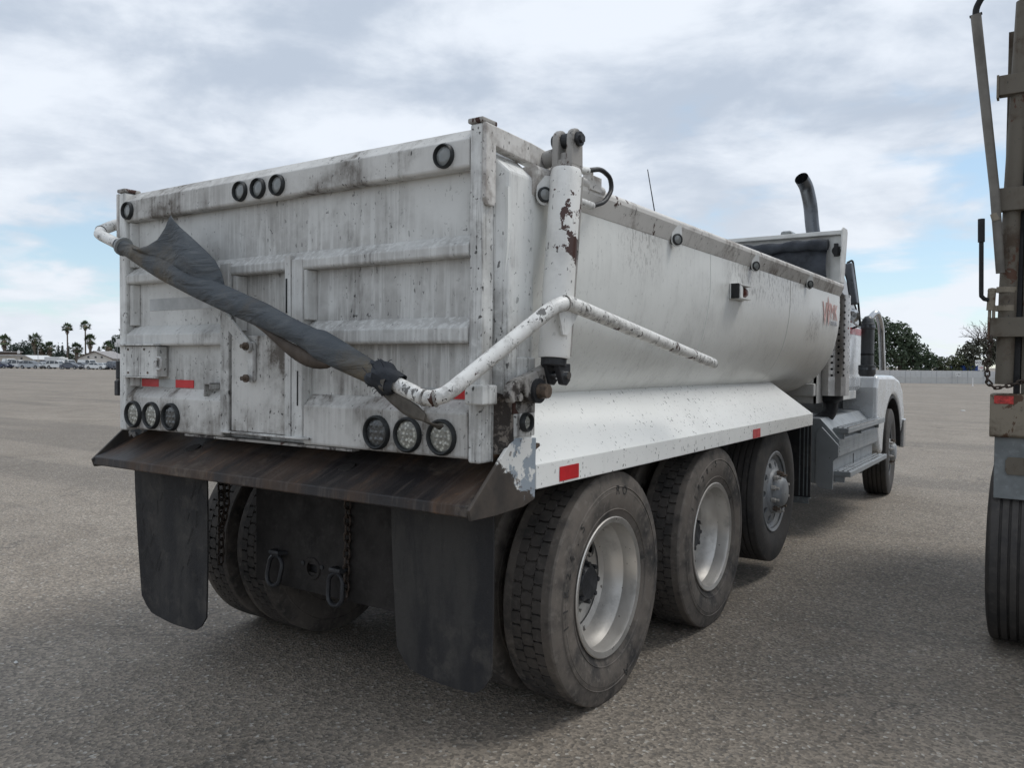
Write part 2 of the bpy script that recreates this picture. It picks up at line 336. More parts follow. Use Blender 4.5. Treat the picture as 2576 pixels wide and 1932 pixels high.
def tarp_mat():
    s = NT('weathered tarp cloth'); v = s.vec()
    n = s.noise(1.6, 6, .55, s.vec((1, 1, 1), (.6, 0, .3))); w = s.noise(1, 7, .6, s.vec((8, 8, 34)), 1.0)
    c = s.mix(s.ramp(n, .50, .63), (.068, .078, .088), (.125, .100, .066)); c = s.mix(s.math('MULTIPLY', s.ramp(w, .45, .7), .4), c, (.14, .145, .145))
    s.bump(s.math('ADD', s.math('ADD', w, s.math('MULTIPLY', s.noise(160, 2, .6), .25)), s.math('MULTIPLY', s.ramp(s.noise(1, 4, .5, s.vec((4, 4, 13), (4, 0, 0)), 1.0), .40, .60), 1.2)), .45, .016); return s.out(c, .72, 0.0, .35)
m_tarp = tarp_mat(); m_tarpd = plain('dark tarp cloth', (.020, .024, .032), .7, 0, .4, 5, .5)
m_cab = plain('silver cab paint', (.60, .62, .635), .26, .2, .05, 3, 0); m_cabw = plain('white panel paint', (.60, .60, .58), .42, 0, .12, 6, .05)
m_stripe = plain('red cab stripe', (.36, .012, .02), .3, 0, .1, 6, 0); m_glass = plain('dark glass', (.02, .025, .03), .06, 0, .1, 3, 0, .8)
m_logo = plain('faded red lettering', (.66, .38, .34), .45, 0, .15, 20, 0); m_logob = plain('faded blue lettering', (.30, .31, .36), .45, 0, .2, 20, 0)
m_rubber = plain('black hose rubber', (.014, .014, .015), .5, 0, .2, 20, .1)
m_tan = paint('rusty beige steel', (.135, .120, .095), .6, .9, .9, .7, .5, gcol=(.075, .055, .04), chipcol=(.085, .04, .024), off=21, gscale=3.6, film=.15)
m_tanb = paint('rusty beige box steel', (.22, .19, .145), .62, .7, .9, .7, .9, gcol=(.08, .06, .045), chipcol=(.09, .05, .03), off=25, gscale=5)
m_greyg = plain('grey painted guard', (.16, .175, .18), .55, 0, .25, 4, .2, .4, .2)

# ------------------------------------------------------------------ ground
def gz(x, y):
    r = math.hypot(x, y); th = math.atan2(y, x)
    s = .004+.0057*math.cos(th-R(55)); d = max(0, min(r, 260)-14)
    return -s*d*min(1, d/25)
def ground_mat():
    s = NT('weathered asphalt'); v = s.vec()
    big = s.noise(.16, 7, .6, v); mid = s.noise(1.1, 8, .62, v, .4); band = s.noise(1, 6, .6, s.vec((.05, .35, .2), (4, 2, 0)))
    cell = s.n('ShaderNodeSeparateColor'); s.l(s.voro(72, v, 'Color'), cell.inputs[0]); cell2 = s.n('ShaderNodeSeparateColor'); s.l(s.voro(205, v, 'Color'), cell2.inputs[0])
    base = s.mix(s.ramp(big, .3, .7), (.238, .204, .164), (.295, .255, .207))
    base = s.mix(s.math('MULTIPLY', s.ramp(mid, .38, .70), .75), base, (.185, .153, .118))
    base = s.mix(s.math('MULTIPLY', s.ramp(band, .53, .62), .65), base, (.145, .124, .100))
    c = s.mix(s.ramp(cell.outputs[0], 0, 1, 0, 1, False), s.mix(1.0, base, (.50, .495, .49), 'MULTIPLY'), s.mix(1.0, base, (1.42, 1.41, 1.40), 'MULTIPLY'))
    c = s.mix(s.ramp(cell.outputs[1], .955, .98), c, (.46, .43, .38)); c = s.mix(s.ramp(cell.outputs[2], .88, .92, 0, .6), c, (.09, .082, .074))
    c = s.mix(s.math('MULTIPLY', cell2.outputs[1], .35), c, (.13, .12, .108))
    # hairline cracks, tyre scuffs and oil stains
    wv_ = s.n('ShaderNodeVectorMath', operation='ADD'); s.l(v, wv_.inputs[0]); s.l(s.noise(1.3, 5, .6, v, out='Color'), wv_.inputs[1])
    ck = s.voro(.32, wv_.outputs[0], 'Distance', 'DISTANCE_TO_EDGE'); c = s.mix(s.math('MULTIPLY', s.ramp(ck, .0, .0055, 1, 0), s.ramp(s.noise(.5, 3, .5, v), .45, .6, 0, .65)), c, (.05, .045, .04))
    tk = s.noise(1, 5, .6, s.vec((.12, 1.7, 1), (3, 8, 0))); c = s.mix(s.math('MULTIPLY', s.ramp(tk, .58, .68), .35), c, (.115, .103, .090))
    c = s.mix(s.math('MULTIPLY', s.ramp(s.noise(.55, 6, .6, s.vec((1, 1, 1), (2.3, 9.2, 0))), .60, .72), .4), c, (.10, .093, .084))
    s.bump(s.math('ADD', s.voro(72, v, 'Distance'), s.math('MULTIPLY', s.noise(160, 3, .6, v), .6)), .75, .006)
    return s.out(c, .78, 0.0, .5)
m_ground = ground_mat()
rad = [0, 3, 6, 10, 14, 18, 22, 27, 33, 40, 50, 65, 85, 110, 140, 175, 215, 260, 340, 500, 800, 1500, 3500]
g = MB(); NS = 96; gv = [(0, 0, 0)]; gf = []
for i, r in enumerate(rad[1:]):
    for j in range(NS):
        a = 2*PI*j/NS; x, y = r*math.cos(a), r*math.sin(a); gv.append((x, y, gz(x, y)))
for j in range(NS): gf.append((0, 1+j, 1+(j+1) % NS))
for i in range(len(rad)-2):
    for j in range(NS): gf.append((1+i*NS+j, 1+(i+1)*NS+j, 1+(i+1)*NS+(j+1) % NS, 1+i*NS+(j+1) % NS))
g.add(gv, gf); struct(g.build('ground', m_ground, smooth=60))

# ------------------------------------------------------------------ dump truck
truck = thing('dump_truck', 'dirty white three axle dump truck with lift axle, seen from behind', 'dump truck')
XB, YE = 1.22, 5.57                       # body half width, front end of the body
prof = [(XB, 2.245), (XB, 2.02), (1.19, 1.81), (1.14, 1.664), (1.045, 1.512), (.93, 1.417), (.78, 1.345), (.5, 1.30), (0, 1.285)]
def dense(p, n=5):
    out = []
    P = [p[0]]+p+[p[-1]]
    for i in range(1, len(P)-2):
        for k in range(n):
            t = k/n; q = []
            for c in (0, 1):
                a, b, d, e = P[i-1][c], P[i][c], P[i+1][c], P[i+2][c]
                q.append(.5*((2*b)+(d-a)*t+(2*a-5*b+4*d-e)*t*t+(3*b-a-3*d+e)*t**3))
            out.append(tuple(q))
    return out+[p[-1]]
half = dense(prof); ring = half+[(-x, z) for x, z in half[::-1][1:]]
b = MB(); YS = [.10+(YE-.10)*i/24 for i in range(25)]; n = len(ring)
for t_ in (0, 1):      # outer and inner skin
    vs_ = []
    for y in YS:
        for k, (x, z) in enumerate(ring):
            dent = .0035*noise.noise(Vector((x*1.3, y*1.1, z*1.7)))*(1 if t_ == 0 else 1)
            s_ = 1-(.012/1.2 if t_ else 0); vs_.append(((x+math.copysign(dent, x))*s_, y, z+(.012 if t_ and abs(x) < 1 else 0)))
    fs = [(i*n+k, i*n+k+1, (i+1)*n+k+1, (i+1)*n+k) for i in range(24) for k in range(n-1)]
    b.add(vs_, fs if t_ == 0 else [f[::-1] for f in fs])
N2 = 25*n
for i in (0, 24):
    b.f += [(i*n+k, i*n+k+1, N2+i*n+k+1, N2+i*n+k) for k in range(n-1)]; b.m += [0]*(n-1)
body = b.build('body_shell', m_body, truck, 40, fixn=False)
# faint weld seam plates on the body side
for y in (2.2, 3.9):
    w = MB(); pts = [(x+.001, y, z) for x, z in half[:26]]
    w.tube(pts, .0018, 5); w.build('weld_seam', m_body, body, 60)
for sx in (1, -1):
    rl = MB(); pr = [(XB-.02, 2.24), (XB+.002, 2.238), (XB+.034, 2.318), (XB+.034, 2.338), (XB+.024, 2.352), (XB+.006, 2.358), (XB-.04, 2.352), (XB-.06, 2.33), (XB-.05, 2.27)]
    rl.prism('y', [(x*sx, z) for x, z in pr], .26, YE+.02)
    o = rl.build('top_rail', m_rail, truck, None, .004)
    # skirt: slanted sheet and vertical lip
    y0, y1 = .312, 4.646
    sk = MB(); t_ = .006
    def P(x, y, z): return (x*sx, y, z)
    sk.add([P(XB, y0, 1.191), P(XB, y1, 1.191), P(.985, 4.22, 1.462), P(.985, y0, 1.462), P(XB, y0, 1.191-.01), P(XB, y1, 1.181), P(.97, 4.22, 1.452), P(.97, y0, 1.452)],
           [(0, 1, 2, 3), (7, 6, 5, 4), (0, 4, 5, 1), (1, 5, 6, 2), (2, 6, 7, 3), (3, 7, 4, 0)])
    so = sk.build('skirt', m_skirt, truck)
    lp = MB(); lp.box((min(sx*(XB-.012), sx*(XB+.003)), y0, 1.094), (max(sx*(XB-.012), sx*(XB+.003)), y1+.003, 1.194)); lp.build('skirt_lip', m_skirt, so, None, .004)
    br = MB(); br.add([P(XB-.003, y1, 1.19), P(XB-.003, y1, 1.094), P(.80, y1-.44, 1.094), P(.80, y1-.44, 1.46), P(.985, 4.22, 1.455)], [(0, 1, 2, 3, 4)]); br.build('skirt_closing_plate', m_black, so)
    for ya, yb in ((.49, .65), (3.04, 3.20)):
        rf = MB(); rf.box((sx*(XB+.0045) if sx > 0 else sx*(XB+.006), ya, 1.106 if ya < 1 else 1.098), (sx*(XB+.006) if sx > 0 else sx*(XB+.0045), yb, 1.166 if ya < 1 else 1.158)); rf.build('reflector_tape', m_red, so)
    # corner pillar
    pl = MB(); pl.add([P(1.12, .085, 1.25), P(1.178, .085, 1.25), P(XB+.003, .108, 1.25), P(XB+.003, .285, 1.25), P(1.12, .285, 1.25),
                       P(1.12, .085, 2.40), P(1.178, .085, 2.355), P(XB+.003, .108, 2.306), P(XB+.003, .285, 2.306), P(1.12, .285, 2.40)],
                      [(0, 1, 2, 3, 4)[::-1], (5, 6, 7, 8, 9), (0, 1, 6, 5), (1, 2, 7, 6), (2, 3, 8, 7), (3, 4, 9, 8), (4, 0, 5, 9)])
    pil = pl.build('corner_pillar', m_pill, truck, None, .012)
    bl = MB(); bl.box((min(sx*(XB+.001), sx*(XB+.014)), .16, 1.50), (max(sx*(XB+.001), sx*(XB+.014)), .283, 1.615)); bl.build('wear_block', m_pill, pil, None, .006)
    bl = MB(); bl.box((min(sx*(XB+.001), sx*(XB+.012)), .135, 1.40), (max(sx*(XB+.001), sx*(XB+.012)), .287, 1.53)); bl.build('hinge_plate', m_dirty, pil, None, .004)
    bl = MB(); bl.box((min(sx*(XB+.001), sx*(XB+.010)), .145, 1.312), (max(sx*(XB+.001), sx*(XB+.010)), .287, 1.418)); bl.build('lamp_plate', m_post, pil, None, .003)
    tr = MB(); tr.add([P(1.12, .0835, 1.255), P(1.178, .0835, 1.255), P(XB+.0045, .1065, 1.255), P(XB+.0055, .150, 1.255), P(1.12, .0835, 1.47), P(1.178, .0835, 1.485), P(XB+.0045, .1065, 1.47), P(XB+.0055, .140, 1.44)], [(0, 1, 5, 4), (1, 2, 6, 5), (2, 3, 7, 6)]); tr.build('tar_smear', m_tar, pil)

# ---- round lights
def light(name, loc, r, lens, face='-y', rin=.79, parent=truck):
    e = part_empty(name, parent, loc, {'-y': (0, 0, 0), '+x': (0, 0, PI/2), '+y': (0, 0, PI)}[face])
    gm = MB(); gm.lathe([(.004, r*.4), (-.002, rin*r), (-.013, rin*r*1.02), (-.020, rin*r*1.10), (-.021, r*.90), (-.014, r), (.004, r*1.01)], 32, ax='y'); gm.build('grommet', m_grom, e, 50)
    ln = MB(); ln.lathe([(-.010, 0), (-.0095, r*rin*.45), (-.0085, r*rin*.8), (-.004, r*rin*1.0)], 28, ax='y')
    if lens is m_lensw or lens is m_lensd:      # led domes behind the lens
        q = 4 if lens is m_lensw else 2; st = r*rin*.42 if q == 4 else r*rin*.5
        for i in range(-2, 3):
            for j in range(-2, 3):
                if (i*i+j*j)*st*st < (r*rin*.84)**2: ln.lathe([(-.012, 0), (-.0112, st*.25), (-.0088, st*.42)], 8, c=(i*st, 0, j*st), ax='y')
    ln.build('lens', lens, e, 60)
    return e
for x, l in ((-1.043, m_lensw), (-.883, m_lensw), (-.718, m_lensd), (.667, m_lensd), (.83, m_lensw), (.999, m_lensw)): light('tail_light', (x, .002, 1.31), .069, l)
for x, r in ((-.182, .046), (-.057, .046), (.07, .046), (1.002, .046), (-1.089, .046)): light('clearance_light', (x, .002, 2.362), r, m_lensg, rin=.80)
light('side_lamp', (XB+.012, .215, 1.366), .037, m_lensw, '+x', .74)
for y in (.305, 1.62, 2.945, 4.35):
    e = part_empty('side_marker_light', truck, (XB+.03, y, 2.245), (0, 0, PI/2-.5))
    br = MB(); pts = [(.030*math.cos(a), .030*math.sin(a)) for a in [PI+PI*k/10 for k in range(11)]]
    pts = [(p[0]*1.15, p[1]*1.25-.002) for p in pts]+[(.030, .075), (-.030, .075)]
    br.prism('y', pts, -.004, .002); br.build('bracket', m_post, e, None)
    gm = MB(); gm.lathe([(-.004, .03), (-.014, .03), (-.016, .024), (-.012, .021)], 24, ax='y'); gm.lathe([(.002, .028), (.024, .026), (.024, 0)], 20, ax='y'); gm.build('grommet', m_grom, e, 40)
    ln = MB(); ln.lathe([(-.016, 0), (-.0145, .014), (-.012, .0225)], 20, ax='y'); ln.build('lens', m_lensg, e, 60)
mb = part_empty('marker_box', truck, (XB+.004, 2.66, 2.05), (0, 0, PI/2))
q = MB(); q.box((-.13, -.008, -.05), (.13, 0, .05)); q.build('backing', m_cabw, mb, None, .003)
q = MB(); q.box((-.128, -.055, -.046), (-.112, -.008, .046)); q.build('dark_end', m_black, mb)
q = MB(); q.box((-.110, -.062, .036), (.10, -.008, .046)); q.box((-.110, -.062, -.046), (.10, -.008, -.036)); q.prism('z', [(-.110, -.062), (-.04, -.055), (-.04, -.047), (-.110, -.054)], -.036, .036); q.build('bracket', m_cabw, mb, None, .002)
q = MB(); q.lathe([(-.05, 0), (-.048, .022), (-.035, .034), (-.008, .036)], 16, (.035, 0, 0), 'y'); q.xf(Matrix.Diagonal((1.5, 1, .95, 1))); q.build('broken_lens', plain('broken dark red lens', (.10, .028, .02), .35), mb, 40)

# ---- tailgate
tg = MB(); tg.box((-1.118, .055, 1.232), (1.118, .085, 2.462))
tail = tg.build('tailgate', m_tail, truck, None, .003)
def rail(name, ztop, zfold, zbot, x0=-1.116, x1=1.116, yf=.001, par=tail, mat=m_tail):
    q = MB(); q.prism('x', [(.0545, ztop), (yf, zfold), (yf, zbot+.008), (yf+.008, zbot), (.0545, zbot)], x0, x1); return q.build(name, mat, par, None, .006, seg=3)
m_toprail = paint('grimy top rail paint', (.66, .655, .63), .55, .8, 1.0, .9, off=17.3, gscale=1.5, gcol=(.13, .115, .10), film=.10, dust=.5, zs=1.0, drip=.6)
m_botrail = paint('grimy bottom rail paint', (.66, .655, .63), .55, .8, 1.0, .9, off=31.3, gscale=1.9, gcol=(.13, .115, .10), film=.12, dust=.5, zs=.6, drip=.6)
rail('top_rail', 2.462, 2.412, 2.307, mat=m_toprail)
rail('middle_rail', 2.072, 2.028, 1.985); rail('lower_rail', 1.768, 1.722, 1.664, -1.116, -.322); rail('lower_rail', 1.768, 1.722, 1.664, .232, 1.116)
rail('bottom_rail', 1.452, 1.402, 1.234, -1.116, -.322, mat=m_botrail); rail('bottom_rail', 1.452, 1.402, 1.234, .232, 1.116, mat=m_botrail)
for x0, x1, za, zb in ((-1.116, -1.07, 1.77, 1.984), (-1.116, -1.07, 1.454, 1.663), (-1.116, -1.08, 2.074, 2.306), (.232, .262, 1.77, 1.984)):
    q = MB(); q.prism('z', [(x0, .0545), (x0, .02 if x0 < 0 else .004), ((x0+x1)/2, .02 if x0 < 0 else .004), (x1, .0545)], za, zb); q.build('stile', m_tail, tail, None, .004)
q = MB(); q.box((-.320, -.010, 1.262), (-.259, .054, 2.042)); q.build('door_stile', m_tail, tail, None, .003)
q = MB(); q.box((.124, -.008, 1.262), (.160, .054, 2.05)); q.build('door_stile', m_tail, tail, None, .003)
q = MB(); q.box((.164, -.004, 1.262), (.230, .054, 2.03)); q.build('door_stile', m_tail, tail, None, .003)
q = MB(); q.box((-.248, -.002, 1.268), (.122, .05, 1.705)); dr = q.build('chute_door', m_botrail, tail, None, .004)
q = MB(); q.prism('z', [(-.248, .054), (-.248, .006), (-.225, .006), (-.205, .054)], 1.73, 1.983); q.build('stile', m_tail, tail, None, .003)
q = MB(); q.box((-.310, -.018, 1.256), (.285, .0, 1.2665)); q.build('sill_bar', m_tail, tail, None, .003)
q = MB(); q.box((-.62, .006, 1.222), (.52, .05, 1.2325)); q.build('lower_edge_strip', m_dirty, tail)
for x0, x1, z in ((.132, .142, 1.80), (.20, .208, 1.62), (.20, .208, 1.40)):
    q = MB(); q.box((x0, -.0095 if x0 < .16 else -.0055, z), (x1, -.0075 if x0 < .16 else -.0035, z+.15)); q.build('latch_slot', m_black, tail)
lv = part_empty('chute_lever', truck)
def bar(name, p, q_, w, y0, y1, mat, par):
    p, q_ = Vector(p), Vector(q_); d = (q_-p).normalized(); nn = Vector((-d.y, d.x)); o = MB(); poly = []
    for a in range(9): t = PI/2+PI*a/8; poly.append(p+(d*math.cos(t)+nn*math.sin(t))*w)
    for a in range(9): t = -PI/2+PI*a/8; poly.append(q_+(d*math.cos(t)+nn*math.sin(t))*w)
    o.prism('y', [tuple(v) for v in poly], y0, y1); return o.build(name, mat, par, None, .002)
bar('link_bar', (-.262, 1.79), (-.096, 1.655), .026, -.034, -.022, m_tail, lv); bar('link_bar', (-.088, 1.657), (-.088, 1.515), .022, -.020, -.008, m_tail, lv)
for x, z in ((-.098, 1.657), (-.096, 1.513)):
    q = MB(); q.lathe([(-.012, 0), (-.012, .018), (.0, .018)], 16, (x, -.034, z), 'y'); q.lathe([(-.030, 0), (-.030, .011), (-.012, .0115)], 6, (x, -.034, z), 'y'); q.build('bolt', m_nutr, lv)
lb = part_empty('plate_box', truck)
q = MB(); q.box((-1.128, -.012, 1.508), (-.822, .0, 1.662)); q.box((-1.128, -.0, 1.508), (-1.118, .05, 1.66)); q.box((-.832, .0, 1.508), (-.823, .05, 1.66)); q.build('door_panel', m_post, lb, None, .003)
q = MB(); q.box((-1.165, -.035, 1.664), (-.815, .05, 1.673)); q.build('top_ledge', m_post, lb, None, .002)
q = MB(); q.box((-1.122, -.018, 1.501), (-.824, -.001, 1.5075)); q.build('bottom_ledge', m_post, lb)
q = MB(); q.tube(rounded([(-.822, -.012, 1.605), (-.785, -.012, 1.605), (-.785, -.012, 1.545), (-.822, -.012, 1.545)], .02), .006, 8); q.box((-.846, -.018, 1.56), (-.822, -.002, 1.59)); q.build('latch', m_post, lb, 40)
for x, z in ((-1.075, 1.645), (-.93, 1.645), (-1.075, 1.525), (-.90, 1.527)):
    q = MB(); q.lathe([(-.0155, 0), (-.0155, .006), (-.0115, .006)], 8, (x, 0, z), 'y'); q.build('rivet', m_nutr, lb)
for x0, x1, m, z in ((-1.056, -.906, m_red, 1.472), (-.905, -.762, m_tapew, 1.472), (-.761, -.613, m_red, 1.472), (.640, .79, m_red, 1.472), (.791, .935, m_tapew, 1.472), (.936, 1.085, m_red, 1.472)):
    q = MB(); q.box((x0, .0515, z-.018), (x1, .0545, z+.021)); q.build('reflector_tape', m, tail)
q = MB(); q.box((-.452, -.006, 1.42), (-.446, .05, 1.485)); q.box((-.408, -.006, 1.455), (-.402, .05, 1.485)); q.box((-.452, -.006, 1.4785), (-.402, .05, 1.485)); q.build('hook_bracket', m_tail, tail, None, .002)
q = MB(); q.box((-.985, .0525, 1.845), (-.40, .0545, 1.905)); q.build('faded_strip', plain('faded strip', (.43, .44, .44), .55, 0, .15, 10, 0), tail)
for sx in (1, -1):
    q = MB(); x0, x1 = (1.12, 1.178) if sx > 0 else (-1.178, -1.12); q.box((x0, -.001, 1.222), (x1, .078, 2.462)); po = q.build('tailgate_post', m_post, truck, None, .010, seg=3)
    q = MB(); q.box((x0-.006, -.008, 2.4625), (x1+.006, .086, 2.482)); q.build('cap', m_dirty, po, None, .006)
    q = MB(); q.box((x0+.002, .079, 1.224), (x1-.002, .0835, 2.30)); q.build('edge_flange', m_pill, po)
    xi, xo = sorted((sx*1.1785, sx*1.1965))
    q = MB(); q.prism('x', [(-.004, 2.46), (-.004, 2.19), (.012, 2.165), (.052, 2.165), (.060, 2.18), (.060, 2.385), (.30, 2.372), (.455, 2.358), (.455, 2.440), (.30, 2.452), (.06, 2.458)], xi, xo)
    xi2, xo2 = sorted((sx*1.145, sx*1.1785)); q.prism('x', [(.10, 2.386), (.30, 2.373), (.455, 2.36), (.455, 2.438), (.30, 2.450), (.10, 2.456)], xi2, xo2)
    ar = q.build('lift_arm', m_rail, truck, None, .004)
    q = MB(); q.tube([(sx*1.19, .40, 2.405), (sx*1.29, .43, 2.43)], .034, 14); q.build('rod_boss', m_dirty, ar, 40)
    # square block on the lower post, latch lever and pivot
    bx0, bx1 = sorted((sx*1.150, sx*1.232)); q = MB(); q.box((bx0, -.062, 1.442), (bx1, .03, 1.512)); q.build('stop_block', m_post, po, None, .006) if sx > 0 else None
    lvv = part_empty('latch_lever', truck)
    xi, xo = sorted((sx*1.248, sx*1.285)); q = MB(); q.prism('x', [(.045, 1.515), (.035, 1.47), (.06, 1.445), (.085, 1.46), (.10, 1.485), (.13, 1.49), (.16, 1.45), (.20, 1.44), (.25, 1.455), (.285, 1.495), (.36, 1.53), (.395, 1.565), (.375, 1.602), (.33, 1.60), (.20, 1.56), (.09, 1.535)], xi, xo)
    q.build('arm', m_dirty, lvv, None, .006)
    q = MB(); q.tube([(sx*1.23, .215, 1.488), (sx*1.298, .215, 1.488)], .047, 20); q.build('collar', m_hub, lvv, 40)
    q = MB(); q.tube([(sx*1.29, .215, 1.488), (sx*1.335, .215, 1.488)], [.030, .027], 10); q.build('pin', m_nutr, lvv, 40)
    q = MB(); q.tube([(sx*1.236, .095, 1.468), (sx*1.29, .095, 1.468)], .016, 10); q.build('pin', m_dirty, lvv, 40)
    # lift cylinder
    cy = part_empty('lift_cylinder', truck)
    A, B = Vector((sx*1.315, .285, 1.612)), Vector((sx*1.315, .365, 2.345)); d = (B-A).normalized()
    q = MB(); q.tube([A, A+d*.012, A+d*.45, B-d*.02, B], [.058, .062, .062, .062, .056], 28); q.build('barrel', m_cyl, cy, 40)
    q = MB(); q.tube([A+Vector((sx*.052, .028, .01)), B+Vector((sx*.052, .028, -.03))], .0085, 8); q.build('oil_line', m_dirty, cy, 40)
    q = MB(); q.tube([B, B+d*.03], .042, 20); q.tube([B+d*.02, B+d*.06], .03, 16); q.build('rod', m_dirty, cy, 40)
    q = MB(); c0 = B+d*.055
    for s2 in (-1, 1):
        q.prism('x', [(c0.y-.045, c0.z-.045), (c0.y+.045, c0.z-.045), (c0.y+.042, c0.z+.055)]+[(c0.y+.042*math.cos(a), c0.z+.06+.042*math.sin(a)) for a in [PI*k/8 for k in range(9)]]+[(c0.y-.042, c0.z+.055)], *sorted((c0.x+s2*.018, c0.x+s2*.046)))
    q.box((c0.x-.045, c0.y-.044, c0.z-.06), (c0.x+.045, c0.y+.044, c0.z-.035)); q.build('clevis', m_dirty, cy, None, .006)
    q = MB(); q.tube([(c0.x-sx*.06, c0.y, c0.z+.06), (c0.x+sx*.06, c0.y, c0.z+.06)], .028, 16); q.tube([(c0.x+sx*.06, c0.y, c0.z+.06), (c0.x+sx*.07, c0.y, c0.z+.06)], .018, 6); q.build('clevis_pin', m_hub, cy, 40)
    q = MB(); q.tube([A+d*.004, A-d*.03], .05, 18)
    for s2 in (-1, 1): q.prism('x', [(A.y-.03, A.z-.02), (A.y+.06, A.z-.02), (A.y+.062, A.z-.085), (A.y+.035, A.z-.105), (A.y+.005, A.z-.10), (A.y-.015, A.z-.06)], *sorted((A.x+s2*.016, A.x+s2*.04)))
    q.build('lower_clevis', m_hub, cy, None, .004)
    q = MB(); q.tube([(A.x-.05, A.y+.028, A.z-.065), (A.x+.052, A.y+.028, A.z-.065)], .016, 12); q.build('lower_pin', m_chrome, cy, 40)
    if sx > 0:
        q = MB(); q.tube(resample(rounded([(1.29, .50, 2.372), (1.29, .56, 2.385), (1.29, .70, 2.42), (1.29, .785, 2.40), (1.29, .80, 2.35), (1.29, .735, 2.285), (1.29, .62, 2.25), (1.29, .56, 2.251)], .06), 40), .0105, 10); q.build('hydraulic_hose', m_rubber, cy, 40)
        q = MB(); q.tube([(1.29, .42, 2.252), (1.29, .62, 2.25)], .017, 12); q.tube([(1.30, .44, 2.365), (1.30, .56, 2.383)], .016, 10); q.build('hose_fitting', m_post, cy, 40)
        q = MB(); q.tube([(1.24, .40, 2.365), (1.24, .80, 2.345)], .022, 12); q.box((1.225, .655, 2.33), (1.262, .685, 2.41)); q.box((1.225, .68, 2.33), (1.262, .76, 2.395)); q.build('hose_guard', m_rail, truck, 40, .003)

# ---- apron, end plates
ap = MB(); ap.prism('x', [(-.118, 1.088), (-.122, 1.048), (-.112, 1.044), (-.106, 1.076), (.36, 1.262), (.355, 1.276)], -1.212, 1.212)
apo = ap.build('spreader_apron', m_apron, truck, None, .004)
for sx in (1, -1):
    xi, xo = sorted((sx*1.212, sx*1.226)); q = MB(); q.prism('x', [(-.128, 1.075), (-.115, 1.036), (.03, 1.033), (.22, 1.04), (.30, 1.060), (.306, 1.30), (.165, 1.309), (.120, 1.29)], xi, xo); q.build('end_plate', m_plate, apo, None, .003)
for x, y in ((-.62, .055), (.46, .04)):
    q = MB(); z = 1.088+(y+.118)*(1.276-1.088)/(.355+.118)
    q.lathe([(.006, 0), (.006, .036), (-.004, .04)], 24, ax='z'); q.xf(Matrix.Translation((x, y, z)) @ Matrix.Rotation(math.atan2(.188, .473), 4, 'X')); q.build('bolt_plug', m_hitch, apo, 30)
# ---- mud flaps
def flap(x0, x1, zt, zb, y, rx, mirror=False):
    q = MB(); nx, nz = 14, 18; vs_ = []
    for t_ in (0, .009):
        for i in range(nx+1):
            for j in range(nz+1):
                u, v_ = i/nx, j/nz; x = x0+(x1-x0)*u; z = zt+(zb-zt)*v_
                cor = max(0, abs(u-.5)*2-.62)/.38; zc = zb+.085*cor*cor; z = max(z, zc) if j == nz else zt+(zc-zt)*v_
                vs_.append((x, y+t_+.030*math.sin(u*2.2+v_*1.4)*v_+.012*math.sin(u*7+1)*v_*v_, z))
    m_ = (nx+1)*(nz+1); I = lambda i, j, k: k*m_+i*(nz+1)+j
    fs = [(I(i, j, 0), I(i+1, j, 0), I(i+1, j+1, 0), I(i, j+1, 0)) for i in range(nx) for j in range(nz)]+[(I(i, j, 1), I(i, j+1, 1), I(i+1, j+1, 1), I(i+1, j, 1)) for i in range(nx) for j in range(nz)]
    for i in range(nx): fs += [(I(i, 0, 0), I(i, 0, 1), I(i+1, 0, 1), I(i+1, 0, 0)), (I(i, nz, 0), I(i+1, nz, 0), I(i+1, nz, 1), I(i, nz, 1))]
    for j in range(nz): fs += [(I(0, j, 0), I(0, j+1, 0), I(0, j+1, 1), I(0, j, 1)), (I(nx, j, 0), I(nx, j, 1), I(nx, j+1, 1), I(nx, j+1, 0))]
    q.add(vs_, fs); return q.build('mud_flap', m_flap, truck, 40)
flap(.665, 1.175, 1.12, .325, .085, 0); fl = flap(-1.185, -.56, 1.12, .228, .085, 0)
random.seed(4)
for i in range(46):
    x = random.uniform(-1.16, -.6); z = random.uniform(.42, 1.0); L = random.uniform(.03, .09); s_ = .5 if random.random() < .6 else 0
    # shallow moulded marks of the flap, slightly proud
    if i < 30:
        q = MB(); yy = .085+.03*math.sin((x+1.185)/.625*2.2+(1.12-z)/.865*1.4)*((1.12-z)/.865)-.004
        q.add([(x, yy, z), (x+.004, yy, z), (x+.004+L*s_, yy-.001, z+L), (x+L*s_, yy-.001, z+L)], [(0, 1, 2, 3)]); q.build('flap_mark', m_black, fl)

# ---- hitch plate, rings, chains, frame
q = MB()
hx0, hx1, hz0, hz1, hy = -.50, .47, .462, 1.06, .34
q.box((hx0, hy, hz0), (hx1, hy+.02, .56)); q.box((hx0, hy, .60), (hx1, hy+.02, hz1)); q.box((hx0, hy, .56), (-.115, hy+.02, .60)); q.box((-.04, hy, .56), (hx1, hy+.02, .60))
hp = q.build('hitch_plate', m_hitch, truck)
q = MB(); q.lathe([(hy-.003, .036), (hy-.006, .037), (hy-.006, .052), (hy-.001, .056)], 24, (-.078, 0, .58), 'y'); q.build('hitch_hole_rim', m_hitch, hp, 40)
q = MB(); q.box((-.13, hy+.024, .53), (-.02, hy+.03, .63)); q.build('hole_backing', m_black, hp)
for x, z in ((-.145, .60), (-.012, .595)):
    q = MB(); q.lathe([(hy-.006, 0), (hy-.006, .011), (hy-.0005, .012)], 8, (x, 0, z), 'y'); q.build('bolt', m_hub, hp)
